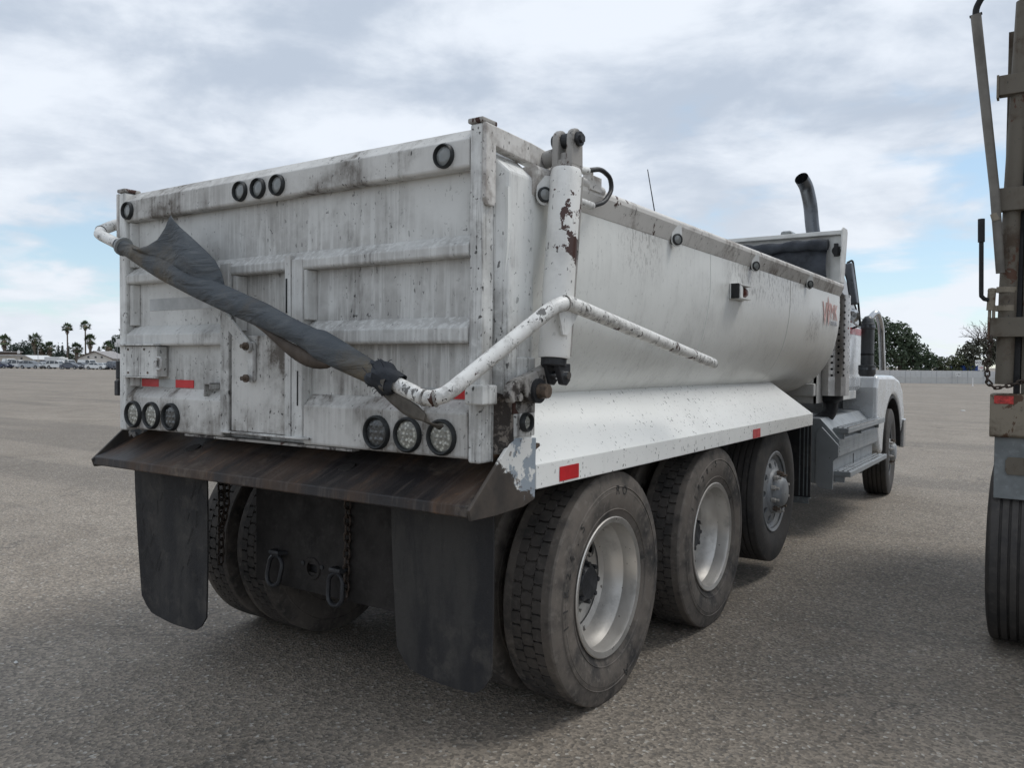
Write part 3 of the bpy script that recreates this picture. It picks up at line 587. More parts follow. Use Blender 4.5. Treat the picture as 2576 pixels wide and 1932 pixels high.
for x, z, tlt in ((-.305, .545, .1), (.125, .52, -.12)):
    q = MB(); q.link((x, hy-.045, z), (tlt, .12, 1), (1, 0, -tlt), .15, .098, .0115); q.build('tow_ring', m_hub, hp, 60)
    q = MB(); q.tube([(x-.035, hy+.002, z+.085), (x-.028, hy-.045, z+.09), (x+.028, hy-.045, z+.09), (x+.035, hy+.002, z+.085)], .013, 8); q.build('ring_bracket', m_hub, hp, 40)
def chain(pts, L, name='chain', par=truck, r=.0055, mat=m_rustchain):
    pts = resample(pts, 200); q = MB(); tot = sum((pts[i+1]-pts[i]).length for i in range(199)); k = int(tot/(L*.74)); c = resample(pts, k+1); 
    for i in range(k):
        d = c[i+1]-c[i]; s_ = Vector((1, .25, 0)) if i % 2 else Vector((-.25, 1, 0)); s_ = s_-d.normalized()*s_.dot(d.normalized()); q.link((c[i]+c[i+1])/2, d, s_, L, L*.62, r)
    return q.build(name, mat, par, 60)
chain([(-.79, .335, 1.06), (-.775, .33, .80), (-.785, .335, .505)], .055); chain([(-.74, .34, 1.06), (-.735, .335, .82), (-.77, .33, .70)], .05)
chain([(.175, .325, 1.06), (.178, .32, .80), (.168, .318, .48)], .05)
for sx in (1, -1):
    q = MB(); x0, x1 = sorted((sx*.40, sx*.48)); q.box((x0, .365, .74), (x1, 9.0, 1.02)); q.build('frame_rail', m_black, truck, None, .008)
    q = MB(); x0, x1 = sorted((sx*.33, sx*.45)); q.box((x0, .40, 1.03), (x1, 5.3, 1.26)); q.build('subframe_rail', m_black, truck, None, .008)
for y in (.75, 1.7, 3.0, 4.4): q = MB(); q.box((-1.0, y, 1.15), (1.0, y+.08, 1.27)); q.build('cross_member', m_black, truck)
for y, z in ((1.034, .535), (2.406, .535), (3.80, .638)):
    q = MB(); q.tube([(-.95, y, z), (-.35, y, z), (-.2, y, z), (.2, y, z), (.35, y, z), (.95, y, z)], [.06, .065, .19 if y < 3 else .06, .19 if y < 3 else .06, .065, .06], 18); q.build('axle', m_black, truck, 50)
for sx in (1, -1):
    for y in (.55, 1.5, 1.9, 2.9): q = MB(); q.lathe([(0, .05), (.02, .1), (.06, .125), (.12, .125), (.16, .1), (.18, .05)], 18, (sx*.38, y, .52), 'z'); q.build('air_spring', m_rubber, truck, 50)
    q = MB(); q.box((sx*.44-.05, .7, .66), (sx*.44+.05, 2.75, .73)); q.build('walking_beam', m_black, truck, None, .01)

for sx in (1, -1):
    for y in (1.034, 2.406):
        q = MB(); q.lathe([(0, .05), (.01, .08), (.07, .085), (.08, .075), (.15, .07), (.16, .03)], 18, (sx*.47, y-.34, .60), 'y'); q.build('brake_chamber', m_black, truck, 40)
    q = MB(); q.tube(resample(rounded([(sx*.30, .42, .98), (sx*.36, .48, .70), (sx*.52, .60, .55), (sx*.47, .72, .62)], .12), 24), .011, 8); q.build('air_line', m_rubber, truck, 50)
# ---- wheels
def holed_ring(q, N, rc, rh, r0, r1, xf_, seg=24):
    """annulus r0..r1 with N round holes of radius rh at radius rc; xf_(r) gives axial position"""
    for k in range(N):
        a0, a1 = 2*PI*(k-.5)/N, 2*PI*(k+.5)/N; ac = 2*PI*k/N; inn, outr = [], []
        h = (a1-a0)/2*rc; ts = [2*PI*j/seg for j in range(seg)]; cs_ = [math.atan2(sy*h, (r1-rc) if sx_ > 0 else -(rc-r0)) % (2*PI) for sx_ in (1, -1) for sy in (1, -1)]
        for c_ in cs_: ts[min(range(seg), key=lambda j: abs(ts[j]-c_))] = c_
        for t in ts:
            dx, dy = math.cos(t), math.sin(t)
            inn.append((rc+rh*dx, ac+rh*dy/rc))
            w0, w1 = rc-r0, r1-rc; wx = w1 if dx > 0 else w0
            s_ = min(wx/abs(dx) if abs(dx) > 1e-6 else 9, h/abs(dy) if abs(dy) > 1e-6 else 9); outr.append((rc+s_*dx, ac+s_*dy/rc))
        pts = [(xf_(r), r*math.cos(a), r*math.sin(a)) for r, a in inn+outr]
        q.add(pts, [(j, (j+1) % seg, seg+(j+1) % seg, seg+j) for j in range(seg)])
        lip = [(xf_(r), r*math.cos(a), r*math.sin(a)) for r, a in inn]; lb_ = [(p[0]-.012, p[1], p[2]) for p in lip]
        q.add(lip+lb_, [(j, (j+1) % seg, seg+(j+1) % seg, seg+j) for j in range(seg)])
        # corner patches of the sector are covered by a thin backing ring
def tyre_drive(Rr, w, rr):
    q = MB(); h = w/2; t = Rr-.013
    P_ = [(-h*.78, rr-.012), (-h*.80, rr+.01), (-h*.93, rr+.05), (-h, rr+.125), (-h*.985, Rr-.085), (-h*.93, Rr-.045), (-h*.90, Rr-.020), (-h*.86, Rr-.006), (-h*.80, Rr-.001), (-h*.53, Rr), (-h*.525, t)]
    q.lathe(P_+[(0, t)]+[(-a, r) for a, r in P_[::-1]], 96)
    q.mi = 1; nb = 56
    for row in range(3):
        xc = (row-1)*.0505; 
        for k in range(nb):
            a = 2*PI*(k+(.5 if row == 1 else 0))/nb; da = 2*PI/nb*.50; hw = .0238; pts = []
            for u, v_ in ((-1, -.78), (0, -.92), (1, -.78), (1.20 if row == 1 else (.80 if row == 0 else 1), 0), (1, .78), (0, .92), (-1, .78), (-1.20 if row == 1 else (-.80 if row == 2 else -1), 0)):
                pts.append((xc+u*hw, a+v_*da))
            n_ = len(pts)
            vs_ = [(x, (t-.002)*math.cos(b_), (t-.002)*math.sin(b_)) for x, b_ in pts]+[(xc+(x-xc)*.98, Rr*math.cos(a+(b_-a)*.98), Rr*math.sin(a+(b_-a)*.98)) for x, b_ in pts]
            q.add(vs_, [tuple(range(n_, 2*n_))]+[(i, (i+1) % n_, n_+(i+1) % n_, n_+i) for i in range(n_)])
    # sidewall ribs
    q.mi = 0
    for s_ in (-1, 1):
        for r_ in (Rr-.075, Rr-.095, rr+.045): q.lathe([(s_*(h*.97 if r_ > rr+.1 else h*.90), r_-.003), (s_*(h*1.002 if r_ > rr+.1 else h*.945), r_), (s_*(h*.97 if r_ > rr+.1 else h*.92), r_+.004)], 96)
    return q
def tyre_rib(Rr, w, rr, ng=4):
    q = MB(); h = w/2
    P_ = [(-h*.78, rr-.012), (-h*.80, rr+.01), (-h*.94, rr+.05), (-h, rr+.12), (-h*.98, Rr-.08), (-h*.92, Rr-.03), (-h*.86, Rr-.008), (-h*.80, Rr-.002)]
    tread = []
    for k in range(ng):
        c = -h*.80+(k+1)*(1.6*h)/(ng+1); tread += [(c-.007, Rr), (c-.005, Rr-.013), (c+.005, Rr-.013), (c+.007, Rr)]
    q.lathe(P_+tread+[(-a, r) for a, r in P_[::-1]], 96); return q
def rim_dual(rr):
    """deep dished rim: lip on the +x side, disc far inside"""
    q = MB(); q.lathe([(.118, rr-.020), (.124, rr+.004), (.120, rr+.009), (.108, rr+.004), (.100, rr-.012), (.05, rr-.018), (.02, rr-.035), (-.03, rr-.045), (-.055, rr-.052), (-.068, rr-.085)], 72)
    q.lathe([(.118, rr-.020), (.1, rr-.024), (-.118, rr-.02), (-.124, rr+.008)], 72)
    holed_ring(q, 5, .198, .036, .150, rr-.08, lambda r: -.072-.02*(rr-r)); q.lathe([(-.078, .150), (-.072, .10), (-.070, 0)], 48)
    q.lathe([(-.079, rr-.078), (-.079, .237)], 72); q.lathe([(-.088, .158), (-.083, .148)], 72)
    return q
def rim_out(rr):
    """outset rim: disc at the outer face with hand holes, lip behind"""
    q = MB(); q.lathe([(.112, rr-.018), (.120, rr+.004), (.116, rr+.010), (.104, rr+.004), (.095, rr-.02), (.085, rr-.035), (.075, rr-.05), (.085, rr-.06)], 72)
    holed_ring(q, 10, .205, .024, .168, rr-.055, lambda r: .088+.25*(rr-.055-r)); q.lathe([(.088+.25*(rr-.055-.168), .168), (.125, .160), (.132, .140), (.134, 0)], 60)
    q.lathe([(.08, rr-.05), (.082, .228)], 60)
    q.lathe([(.1, rr-.02), (-.118, rr-.02), (-.124, rr+.008)], 60); q.lathe([(.02, rr-.02), (.02, 0)], 40); return q
def hub_dual():
    q = MB(); q.lathe([(-.08, .122), (-.055, .120), (-.05, .105), (-.02, .100), (-.012, .088), (.0, .085), (.012, .075), (.015, 0)], 40)
    for k in range(8): a = 2*PI*k/8; q.tube([(-.02, .09*math.cos(a), .09*math.sin(a)), (.012, .09*math.cos(a), .09*math.sin(a))], .012, 6)
    return q
def nuts(n, rc, x0, x1, r):
    me = MB(); me.tube([(x0, rc, 0), (x0+(x1-x0)*.55, rc, 0)], r, 6); me.tube([(x0, rc, 0), (x1, rc, 0)], r*.55, 8); return me
T_D = tyre_drive(.548, .279, .322).mesh('tyre', [m_tyre, m_tread], 28); R_D = rim_dual(.322).mesh('rim', m_rim, 35, False); H_D = hub_dual().mesh('hub', m_hub, 40)
T_L = tyre_rib(.526, .275, .295).mesh('tyre', m_tyre2, 28); R_L = rim_out(.295).mesh('rim', m_rim2, 35, False); T_F = tyre_rib(.535, .30, .295, 4).mesh('tyre', m_tyre2, 28)
NUT = nuts(1, .1425, -.072, -.03, .0165).mesh('lug_nut', m_rim, 30); NUTL = nuts(1, .1425, .13, .185, .0185).mesh('lug_nut', m_rim, 30); NUTR = nuts(1, .1425, .13, .18, .0185).mesh('lug_nut', m_nutr, 30)
hc = MB(); hc.lathe([(.132, .115), (.165, .112), (.185, .10), (.195, .085), (.196, 0)], 36); HC = hc.mesh('hub_cap', m_rim2, 40)
def wheel(kind, loc, sx, steer=0, full=True, spin=0):
    e = part_empty('wheel', truck, loc, (0, 0, (0 if sx > 0 else PI)+steer))
    if kind == 'drive':
        t_ = link_mesh('tyre', T_D, e); t_.rotation_euler = (spin, 0, 0)
        if full == 'in':       # inner dual, its dish faces inwards
            r = link_mesh('rim', R_D, e); r.rotation_euler = (0, 0, PI)
        else:
            link_mesh('rim', R_D, e).rotation_euler = (spin, 0, 0); link_mesh('hub', H_D, e)
            for k in range(10): link_mesh('lug_nut', NUT, e).rotation_euler = (2*PI*(k+.5)/10+spin, 0, 0)
    else:
        link_mesh('tyre', T_L if kind == 'lift' else T_F, e); link_mesh('rim', R_L, e).rotation_euler = (spin, 0, 0); link_mesh('hub_cap', HC, e)
        for k in range(10): link_mesh('lug_nut', NUTR if k in (1, 2, 6, 8) else NUTL, e).rotation_euler = (2*PI*(k+.5)/10+spin, 0, 0)
    return e
def lettering(e, txt, r, a0, step, size, x):
    q = MB()
    for i, ch in enumerate(txt):
        if ch == ' ': continue
        me = text_mesh(ch, size, .0012, m_letter); a = a0-step*i
        # local text plane (X right, Y up) onto the sidewall facing +x: right = clockwise tangent
        up = Vector((0, math.cos(a), math.sin(a))); rt = Vector((0, math.cos(a-PI/2), math.sin(a-PI/2)))*1.0
        rt = Vector((1, 0, 0)).cross(up)*-1
        M_ = Matrix((Vector((rt.x, up.x, 1)), Vector((rt.y, up.y, 0)), Vector((rt.z, up.z, 0)))).to_4x4(); M_.translation = Vector((x, 0, 0))+up*r
        vs_ = [tuple(M_ @ Vector((v.co.x, v.co.y, v.co.z))) for v in me.vertices]; q.add(vs_, [tuple(p.vertices) for p in me.polygons]); bpy.data.meshes.remove(me)
    q.build('lettering', m_letter, e, None, fixn=False)
for y in (1.034, 2.406):
    for sx in (1, -1):
        w1 = wheel('drive', (sx*1.067, y, .540), sx, spin=R(36) if y < 2 else R(58))
        wheel('drive', (sx*.735, y, .540), sx, full='in', spin=.4)
        if sx > 0: lettering(w1, '11R24.5', .432, R(190) if y < 2 else R(150), R(9.5), .060, .1392)
        if sx > 0 and y < 2: lettering(w1, 'RO', .438, R(86), R(9), .062, .1388); lettering(w1, 'A', .438, R(-72), R(10), .078, .1392)
for sx in (1, -1):
    wheel('lift', (sx*1.045, 3.80, .638), sx); wheel('steer', (sx*1.075, 8.62, .527), sx, R(3.5))

# ---- headboard at the front of the body
hb = MB(); hb.prism('y', [(x*.995, z) for x, z in ring]+[(-XB+.01, 2.80), (XB-.01, 2.80)], YE, YE+.02); hbo = hb.build('headboard', m_cabw, truck)
q = MB(); q.box((-1.235, YE-.055, 2.805), (1.235, YE+.06, 2.845)); q.build('header_beam', m_cabw, hbo, None, .006)
for sx in (1, -1):
    q = MB(); x0, x1 = sorted((sx*1.236, sx*1.248)); q.prism('x', [(YE-.10, 2.36), (YE+.05, 2.36), (YE+.16, 2.84), (YE+.14, 2.875), (YE-.02, 2.875), (YE-.06, 2.85)], x0, x1); q.build('side_flange', m_cabw, hbo, None, .004)
    q = MB(); x0, x1 = sorted((sx*1.13, sx*1.236)); q.box((x0, YE-.012, 2.36), (x1, YE-.001, 2.80)); q.build('corner_panel', m_cabw, hbo, None, .003)
    q = MB(); q.tube([(sx*1.20, YE-.015, 2.655), (sx*1.20, YE-.085, 2.655)], [.05, .04], 10); q.box((sx*1.20-.018, YE-.10, 2.60), (sx*1.20+.018, YE-.07, 2.72)); q.build('roller_crank', m_black, hbo, None, .004)
tr_ = MB(); vs_ = []; nx, nz = 40, 12
for i in range(nx+1):
    for j in range(nz+1):
        u, v_ = i/nx, j/nz; x = -1.12+2.24*u; zt = 2.715+.012*math.sin(u*34)+.05*max(0, u-.85)/.15; zl = 2.36
        vs_.append((x, YE-.05-.06*math.sin(v_*PI)-.02*math.sin(u*23+v_*5), zt+(zl-zt)*v_))
tr_.add(vs_, [(i*(nz+1)+j, (i+1)*(nz+1)+j, (i+1)*(nz+1)+j+1, i*(nz+1)+j+1) for i in range(nx) for j in range(nz)]); tr_.build('bunched_tarp', m_tarpd, truck, 60)
q = MB(); q.tube(resample([(-1.13, YE-.09, 2.70), (1.13, YE-.09, 2.715)], 50), .05, 14, fn=lambda t, a: 1+.18*math.sin(t*60+a*2)+.1*math.sin(t*23-a)); q.build('tarp_roll', m_tarpd, truck, 60)
q = MB(); q.box((-1.1, YE+.02, 1.30), (1.0, YE+.10, 1.42)); q.build('body_front_cross_member', m_cabw, truck, None, .01)

# ---- logo on the body side
def side_text(name, txt, size, y, z, sxx, mat, sheen=0):
    me = text_mesh(txt, size, .0006, mat); o = link_mesh(name, me, truck)
    o.matrix_local = Matrix.Translation((XB+.0065, y, z)) @ Matrix(((0, 0, 1, 0), (1, 0, 0, 0), (0, 1, 0, 0), (0, 0, 0, 1))) @ Matrix.Diagonal((sxx, 1, 1, 1)); return o
lo = side_text('logo_letter', 'W', .30, 5.06, 1.945, .95, m_logo); side_text('logo_letter', 'MK', .205, 5.335, 2.005, .9, m_logo); side_text('logo_small_text', 'TRUCKING', .055, 5.33, 1.955, .95, m_logob)
q = MB(); q.prism('x', [(5.10, 2.205), (5.135, 2.16), (5.165, 2.11), (5.15, 2.075), (5.12, 2.085), (5.105, 2.13)], XB+.0055, XB+.0068); q.build('logo_flame', m_logo, truck)

# ---- tarp bow with the torn tarp
bow_pts = [(-1.285, .55, 2.46), (-1.262, .05, 2.322), (-1.25, -.085, 2.252), (1.165, -.245, 1.452), (1.385, .22, 1.828), (1.36, 1.88, 1.60)]
bp = rounded(bow_pts, .075)
q = MB(); q.tube(resample(bp, 120), .0285, 16, caps=False); bow = q.build('tarp_bow', m_bow, truck, 60)
q = MB(); e0 = Vector(bow_pts[-1]); q.tube([e0, e0+Vector((-.0005, .02, -.003))], [.0285, .024], 12); q.build('torn_end', m_dirty, bow, 40)
q = MB(); a_ = Vector((1.385, .22, 1.828)); q.prism('x', [(.20, 1.80), (.36, 1.79), (.27, 1.70), (.24, 1.70)], 1.372, 1.382); q.build('gusset', m_post, bow)
for p, d in (((1.14, -.215, 1.485), .03), ((1.105, -.234, 1.469), .03), ((-1.249, -.07, 2.26), .03), ((1.385, .25, 1.824), .031)):
    i = min(range(len(bp)), key=lambda k: (bp[k]-Vector(p)).length); k = max(1, min(len(bp)-2, i)); T = (bp[k+1]-bp[k-1]).normalized(); q = MB(); q.tube([bp[k]-T*.004, bp[k]+T*.004], .0300, 16); q.build('weld_ring', m_dirty, bow, 40)
A, B = Vector((-1.25, -.085, 2.252)), Vector((1.165, -.245, 1.452)); dAB = (B-A); LAB = dAB.length; dn = dAB.normalized(); nrm = Vector((0, -1, 0)); nrm = (nrm-dn*nrm.dot(dn)).normalized(); upv = dn.cross(nrm); upv = upv if upv.z > 0 else -upv
def on(t, u=0, o=0): return A+dAB*t+upv*u+nrm*o
def sr(t): 
    k = [(0.10, .034), (.13, .044), (.2, .052), (.3, .062), (.42, .066), (.55, .066), (.66, .060), (.70, .058), (.735, .062), (.755, .075), (.80, .070), (.86, .056), (.895, .050), (.92, .056), (.935, .056)]
    for (a, ra), (b_, rb) in zip(k, k[1:]):
        if a <= t <= b_: return ra+(rb-ra)*(t-a)/(b_-a)
    return k[-1][1]
NT_, NA = 150, 36; vs_ = []
for i in range(NT_+1):
    t = .10+.815*i/NT_; sag = -.012*math.sin((t-.1)/.8*PI*2.1)
    for j in range(NA):
        a = 2*PI*j/NA; r = sr(t)
        r *= 1+.10*noise.noise(Vector((t*9, math.cos(a)*1.3, math.sin(a)*1.3+5)))+.05*math.sin(t*46+a*2.0)*noise.noise(Vector((t*4, a, 2)))
        r *= 1+.10*max(0, math.cos(a+2.2))*max(0, math.sin((t-.2)*9))
        r *= .74; p = on(t, math.cos(a)*r*1.06+sag*.7, math.sin(a)*r*.85+.008); vs_.append(p)
q = MB(); q.add(vs_, [(i*NA+j, i*NA+(j+1) % NA, (i+1)*NA+(j+1) % NA, (i+1)*NA+j) for i in range(NT_) for j in range(NA)]+[tuple(range(NA))[::-1]])
sleeve = q.build('tarp_sleeve', m_tarp, truck, 70)
def sheet(name, rows, mat, par, th=.004):
    """rows: list of point lists of equal length -> thin cloth"""
    q = MB(); m_ = len(rows[0]); vs_ = [p for r in rows for p in r]; vs_ = [Vector(p) for p in vs_]
    q.add(vs_, [(i*m_+j, i*m_+j+1, (i+1)*m_+j+1, (i+1)*m_+j) for i in range(len(rows)-1) for j in range(m_-1)]); o = q.build(name, mat, par, 70)
    s_ = o.modifiers.new('solid', 'SOLIDIFY'); s_.thickness = th; s_.offset = 0; return o
# loose flap standing up from the left part of the sleeve
rows = []
edge = [(.17, 0), (.195, .012), (.213, .03), (.230, .06), (.243, .10), (.252, .15), (.258, .195), (.263, .215), (.275, .20), (.30, .182), (.335, .165), (.37, .145), (.40, .128), (.43, .108), (.455, .07), (.47, .025), (.475, 0)]
for k, (t, h) in enumerate(edge):
    tb = .17+(.475-.17)*k/(len(edge)-1)
    rows.append([on(tb+(t-tb)*(j/7)**1.1, .024+h*(j/7), .025+.028*math.sin(j/7*PI)*math.sin(k*.7)-.035*(j/7)**2) for j in range(8)])
sheet('loose_flap', rows, m_tarp, sleeve)
rows = []
for k in range(15):                       # sagging fold under the right part
    t = .58+.215*k/14; h = .062*math.sin(PI*(k/14)**1.6)**.75
    rows.append([on(t, -.036-h*(j/5), .015-.010*j/5+.012*math.sin(j/5*PI)) for j in range(6)])
sheet('sagging_fold', rows, plain('brown tarp underside', (.060, .045, .034), .75, 0, .3, 8, .3), sleeve, .006)
q = MB(); q.tube([on(t) for t in (.870, .882, .895, .908, .922, .930)], [.040, .048, .052, .048, .042, .036], 20, False, fn=lambda t, a: 1+.18*math.sin(a*3+t*9)+.12*math.sin(a*7-t*20)); cf = q.build('torn_cuff', m_tarpd, sleeve, 60)
random.seed(8)
q = MB()
for k in range(26):
    a = random.uniform(0, 2*PI); t = random.uniform(.885, .905); p = on(t-.005, math.cos(a)*.048, math.sin(a)*.048); d = Vector((random.uniform(-1, 1), random.uniform(-1, .3), random.uniform(-.3, 1)))*.018
    q.tube([p, p+d, p+d*1.6+Vector((.004, 0, -.006))], .0014, 4)
q.build('frayed_threads', m_tarpd, sleeve)
rows = []
rag = [(.905, -.022, .03), (.93, -.024, .045), (.955, -.026, .055), (.975, -.030, .05), (.992, -.042, .03)]
for t, u, w_ in rag: rows.append([on(t, u-w_*j/4, .012) for j in range(5)])
p_end = Vector((1.032, -.045, 1.352)); lastr = rows[-1]
for k in range(1, 6):
    f = k/5; rows.append([lastr[j].lerp(p_end+Vector((.010*(j-2)/2, 0, .008*(j-2)/2)), f)+Vector((0, -.02*math.sin(f*PI), 0)) for j in range(5)])
sheet('hanging_rag', rows, plain('muddy rag', (.085, .075, .062), .8, 0, .3, 12, .3), sleeve, .008)
q = MB(); q.tube([on(.118), on(.124)], .047, 20); q.build('tie_ring', plain('grey strap', (.22, .23, .23), .6), sleeve, 40)

m_stack = alu('sooty exhaust steel', (.15, .16, .175), .24, .9, .5)
m_can = plain('dark grey canister paint', (.060, .064, .068), .38, 0, .25, 6, .05)
# ---- cab, chassis front
cab = MB()
cp = [(6.25, 1.30), (7.55, 1.30), (7.62, 2.05), (7.40, 2.72), (7.2, 2.90), (6.30, 2.93), (6.22, 2.85)]
cp = [(6.25, 1.30), (7.55, 1.30), (7.60, 2.05), (7.18, 2.66), (7.0, 2.76), (6.34, 2.80), (6.26, 2.72), (6.25, 2.05)]
nn_ = len(cp); wv = [1.05 if z < 2.1 else 1.05-.17*(z-2.05)/.7 for y, z in cp]
cab.add([(-wv[i], y, z) for i, (y, z) in enumerate(cp)]+[(wv[i], y, z) for i, (y, z) in enumerate(cp)], [tuple(range(nn_))[::-1], tuple(range(nn_, 2*nn_))]+[(i, (i+1) % nn_, nn_+(i+1) % nn_, nn_+i) for i in range(nn_)])
cabo = cab.build('cab', m_cab, truck, None, .06, seg=4)
for sx in (1, -1):
    x0, x1 = sorted((sx*1.046, sx*1.062)); q = MB(); q.prism('x', [(6.46, 1.36), (7.44, 1.36), (7.48, 2.02), (6.46, 2.02)], x0, x1); dro = q.build('door', m_cab, cabo, None, .012)
    q = MB(); x0, x1 = sorted((sx*1.048, sx*1.056)); q.add([(sx*1.045, 6.50, 2.12), (sx*1.045, 7.40, 2.12), (sx*.942, 7.12, 2.56), (sx*.942, 6.52, 2.56)], [(0, 1, 2, 3)]); q.build('side_window', m_glass, cabo, None, .004)
    q = MB(); x0, x1 = sorted((sx*1.060, sx*1.0665)); q.box((x0, 6.30, 1.935), (x1, 7.46, 2.005)); q.build('stripe', m_stripe, cabo)
    q = MB(); x0, x1 = sorted((sx*1.0, sx*1.075)); q.box((x0, 6.05, 1.235), (x1, 7.15, 1.325)); q.build('sill_panel', m_cabw, cabo, None, .008)
    # grab handle
    q = MB(); q.tube(resample(rounded([(sx*1.06, 6.36, 2.30), (sx*1.10, 6.36, 2.28), (sx*1.115, 6.37, 1.50), (sx*1.06, 6.37, 1.46)], .05), 30), .016, 10); q.build('grab_handle', m_black, cabo, 50)
    # mirror: long leaning head, bracket arms and a small round mirror below
    mr = part_empty('mirror', truck)
    q = MB(); q.prism('z', [(-.035, -.05), (.035, -.05), (.045, 0), (.03, .06), (-.03, .06), (-.045, 0)], 0, .44); q.xf(Matrix.Translation((sx*1.125, 6.72, 2.24)) @ Matrix.Rotation(R(-9)*sx, 4, 'Y')); q.build('mirror_head', m_stack, mr, None, .012)
    q = MB(); q.tube(rounded([(sx*1.02, 6.85, 2.70), (sx*1.09, 6.76, 2.715), (sx*1.16, 6.74, 2.24), (sx*1.18, 6.75, 2.02), (sx*1.06, 6.95, 2.0)], .04), .011, 8); q.tube([(sx*.98, 6.9, 2.62), (sx*1.18, 6.80, 2.02)], .009, 8); q.build('bracket', m_black, mr, 50)
    q = MB(); q.lathe([(-.02, .0), (-.03, .05), (-.01, .075), (.03, .05), (.05, 0)], 20, (sx*1.11, 6.70, 2.12), 'y'); q.build('round_mirror', m_chrome, mr, 50)
    q = MB(); q.tube(rounded([(sx*1.04, 6.75, 2.20), (sx*1.12, 6.70, 2.05), (sx*1.17, 6.78, 2.0)], .04), .010, 8); q.build('mirror_stay', m_chrome, mr, 50)
    # air cleaner
    ac = part_empty('air_cleaner', truck)
    q = MB(); q.lathe([(1.50, .04), (1.48, .07), (1.51, .088), (1.60, .090), (1.605, .068), (1.99, .066), (2.0, .075), (2.05, .074), (2.055, .066), (2.10, .056), (2.13, .034), (2.14, 0)], 32, (sx*1.195, 7.08, 0), 'z'); q.build('canister', m_can, ac, 40)
    for z, rb in ((1.565, .0912), (1.72, .0685), (2.025, .076)): q = MB(); q.lathe([(z-.010, rb), (z+.010, rb)], 32, (sx*1.195, 7.08, 0), 'z'); q.build('band', m_stack if z < 1.6 or z > 2 else m_black, ac, 40)
    q = MB(); q.tube(resample(rounded([(sx*1.19, 7.16, 2.10), (sx*1.25, 7.25, 2.20), (sx*1.27, 7.42, 2.05), (sx*1.285, 7.48, 1.55)], .1), 30), .034, 12); q.build('intake_pipe', m_chrome, ac, 50)
    # fender
    fd = MB(); yc, zc = 8.60, .55; prf = []
    arc = [(yc+.70*math.cos(a), zc+.69*math.sin(a)) for a in [PI*k/16 for k in range(17)]]
    out = [(yc+.80, .70), (yc+.86, 1.0), (yc+.72, 1.27), (yc+.42, 1.42), (yc+.05, 1.475), (yc-.45, 1.485), (yc-1.05, 1.49), (yc-1.12, 1.35), (yc-1.12, .95), (yc-.90, .62)]
    x0, x1 = sorted((sx*.86, sx*1.235)); fd.prism('x', out[::-1]+arc[::-1][::-1][::1][::-1] if False else out+[(y, z) for y, z in arc[::-1]][0:0]+[(y, z) for y, z in arc[::-1]], x0, x1)
    fdo = fd.build('front_fender', m_cab, truck, None, .05, seg=4)
    q = MB(); x0, x1 = sorted((sx*.88, sx*1.22)); q.prism('x', [(yc-.72, .55), (yc-.70, .54)]+[(yc+.66*math.cos(a), zc+.65*math.sin(a)) for a in [PI-PI*k/16 for k in range(17)]]+[(yc+.72, .55)]+[(yc+.695*math.cos(a), zc+.685*math.sin(a)) for a in [PI*k/16 for k in range(17)]], x0, x1); q.build('wheel_arch_liner', m_black, fdo)
    q = MB(); x0, x1 = sorted((sx*1.02, sx*1.21)); q.box((x0, 9.44, 1.0), (x1, 9.50, 1.22)); q.build('headlight', m_lensg, fdo, None, .02)
hd = MB(); hd.prism('x', [(7.56, .95), (9.42, .85), (9.50, 1.25), (9.38, 1.72), (7.56, 2.02)], -.82, .82); hd.build('hood', m_cab, truck, None, .09, seg=4)
ws = MB(); ws.add([(-.95, 7.600, 2.09), (.95, 7.600, 2.09), (.86, 7.215, 2.64), (-.86, 7.215, 2.64)], [(0, 1, 2, 3)]); wso = ws.build('windshield', m_glass, cabo); s_ = wso.modifiers.new('solid', 'SOLIDIFY'); s_.thickness = .01
gr = MB(); gr.box((-.62, 9.44, .92), (.62, 9.52, 1.55)); gr.build('grille', m_chrome, truck, None, .02)
bu = MB(); bu.prism('z', [(-1.262, 9.42), (-1.262, 9.28), (-1.20, 9.28), (-1.05, 9.56), (1.05, 9.56), (1.20, 9.28), (1.262, 9.28), (1.262, 9.42), (1.07, 9.66), (-1.07, 9.66)], .53, .90); bu.build('front_bumper', m_chrome, truck, None, .01)
q = MB(); q.box((.34, 6.7, 2.79), (.47, 6.9, 3.075)); q.build('roof_marker', m_lensg, cabo, None, .03)
for sx in (-1, 1):
    q = MB(); q.tube([(sx*1.07, 6.5, .92), (sx*.55, 6.5, .92)], .02, 6); q.build('step_bracket', m_black, truck)
# antenna on the left mirror
q = MB(); q.tube([(-1.37, 7.2, 2.5), (-1.372, 7.2, 3.5), (-1.483, 7.2, 4.08)], [.010, .008, .006], 6); q.tube([(-1.02, 7.2, 2.52), (-1.38, 7.2, 2.52)], .012, 6); q.build('antenna', m_black, cabo)
# exhaust: muffler, perforated shield, curved stack
ex = part_empty('exhaust', truck)
q = MB(); q.lathe([(1.22, .06), (1.26, .115), (2.28, .115), (2.34, .065)], 28, (1.06, 6.02, 0), 'z'); q.build('muffler', m_black, ex, 40)
q = MB(); pts = resample(rounded([(1.05, 6.02, 2.3), (.95, 6.01, 2.55), (.862, 6.0, 2.92), (.838, 5.985, 3.20), (.81, 5.93, 3.37), (.79, 5.82, 3.43)], .12), 40); q.tube(pts, .0665, 24, False); q.tube(pts[-12:], .061, 24, False); st = q.build('stack', m_stack, ex, 60)
q = MB(); d = (pts[-1]-pts[-2]).normalized(); q.tube([pts[-4], pts[-4]+d*.002], .0605, 24); q.build('stack_bore_shade', m_black, ex)  # black disc stands in for the shade inside the hollow pipe mouth
q = MB(); NU, NV = 8, 16; seg = 8
def shp(u, v_): a = R(-128)+R(165)*u; r = .165; return (1.06+r*math.cos(a), 6.02+r*math.sin(a), 1.30+.98*v_)
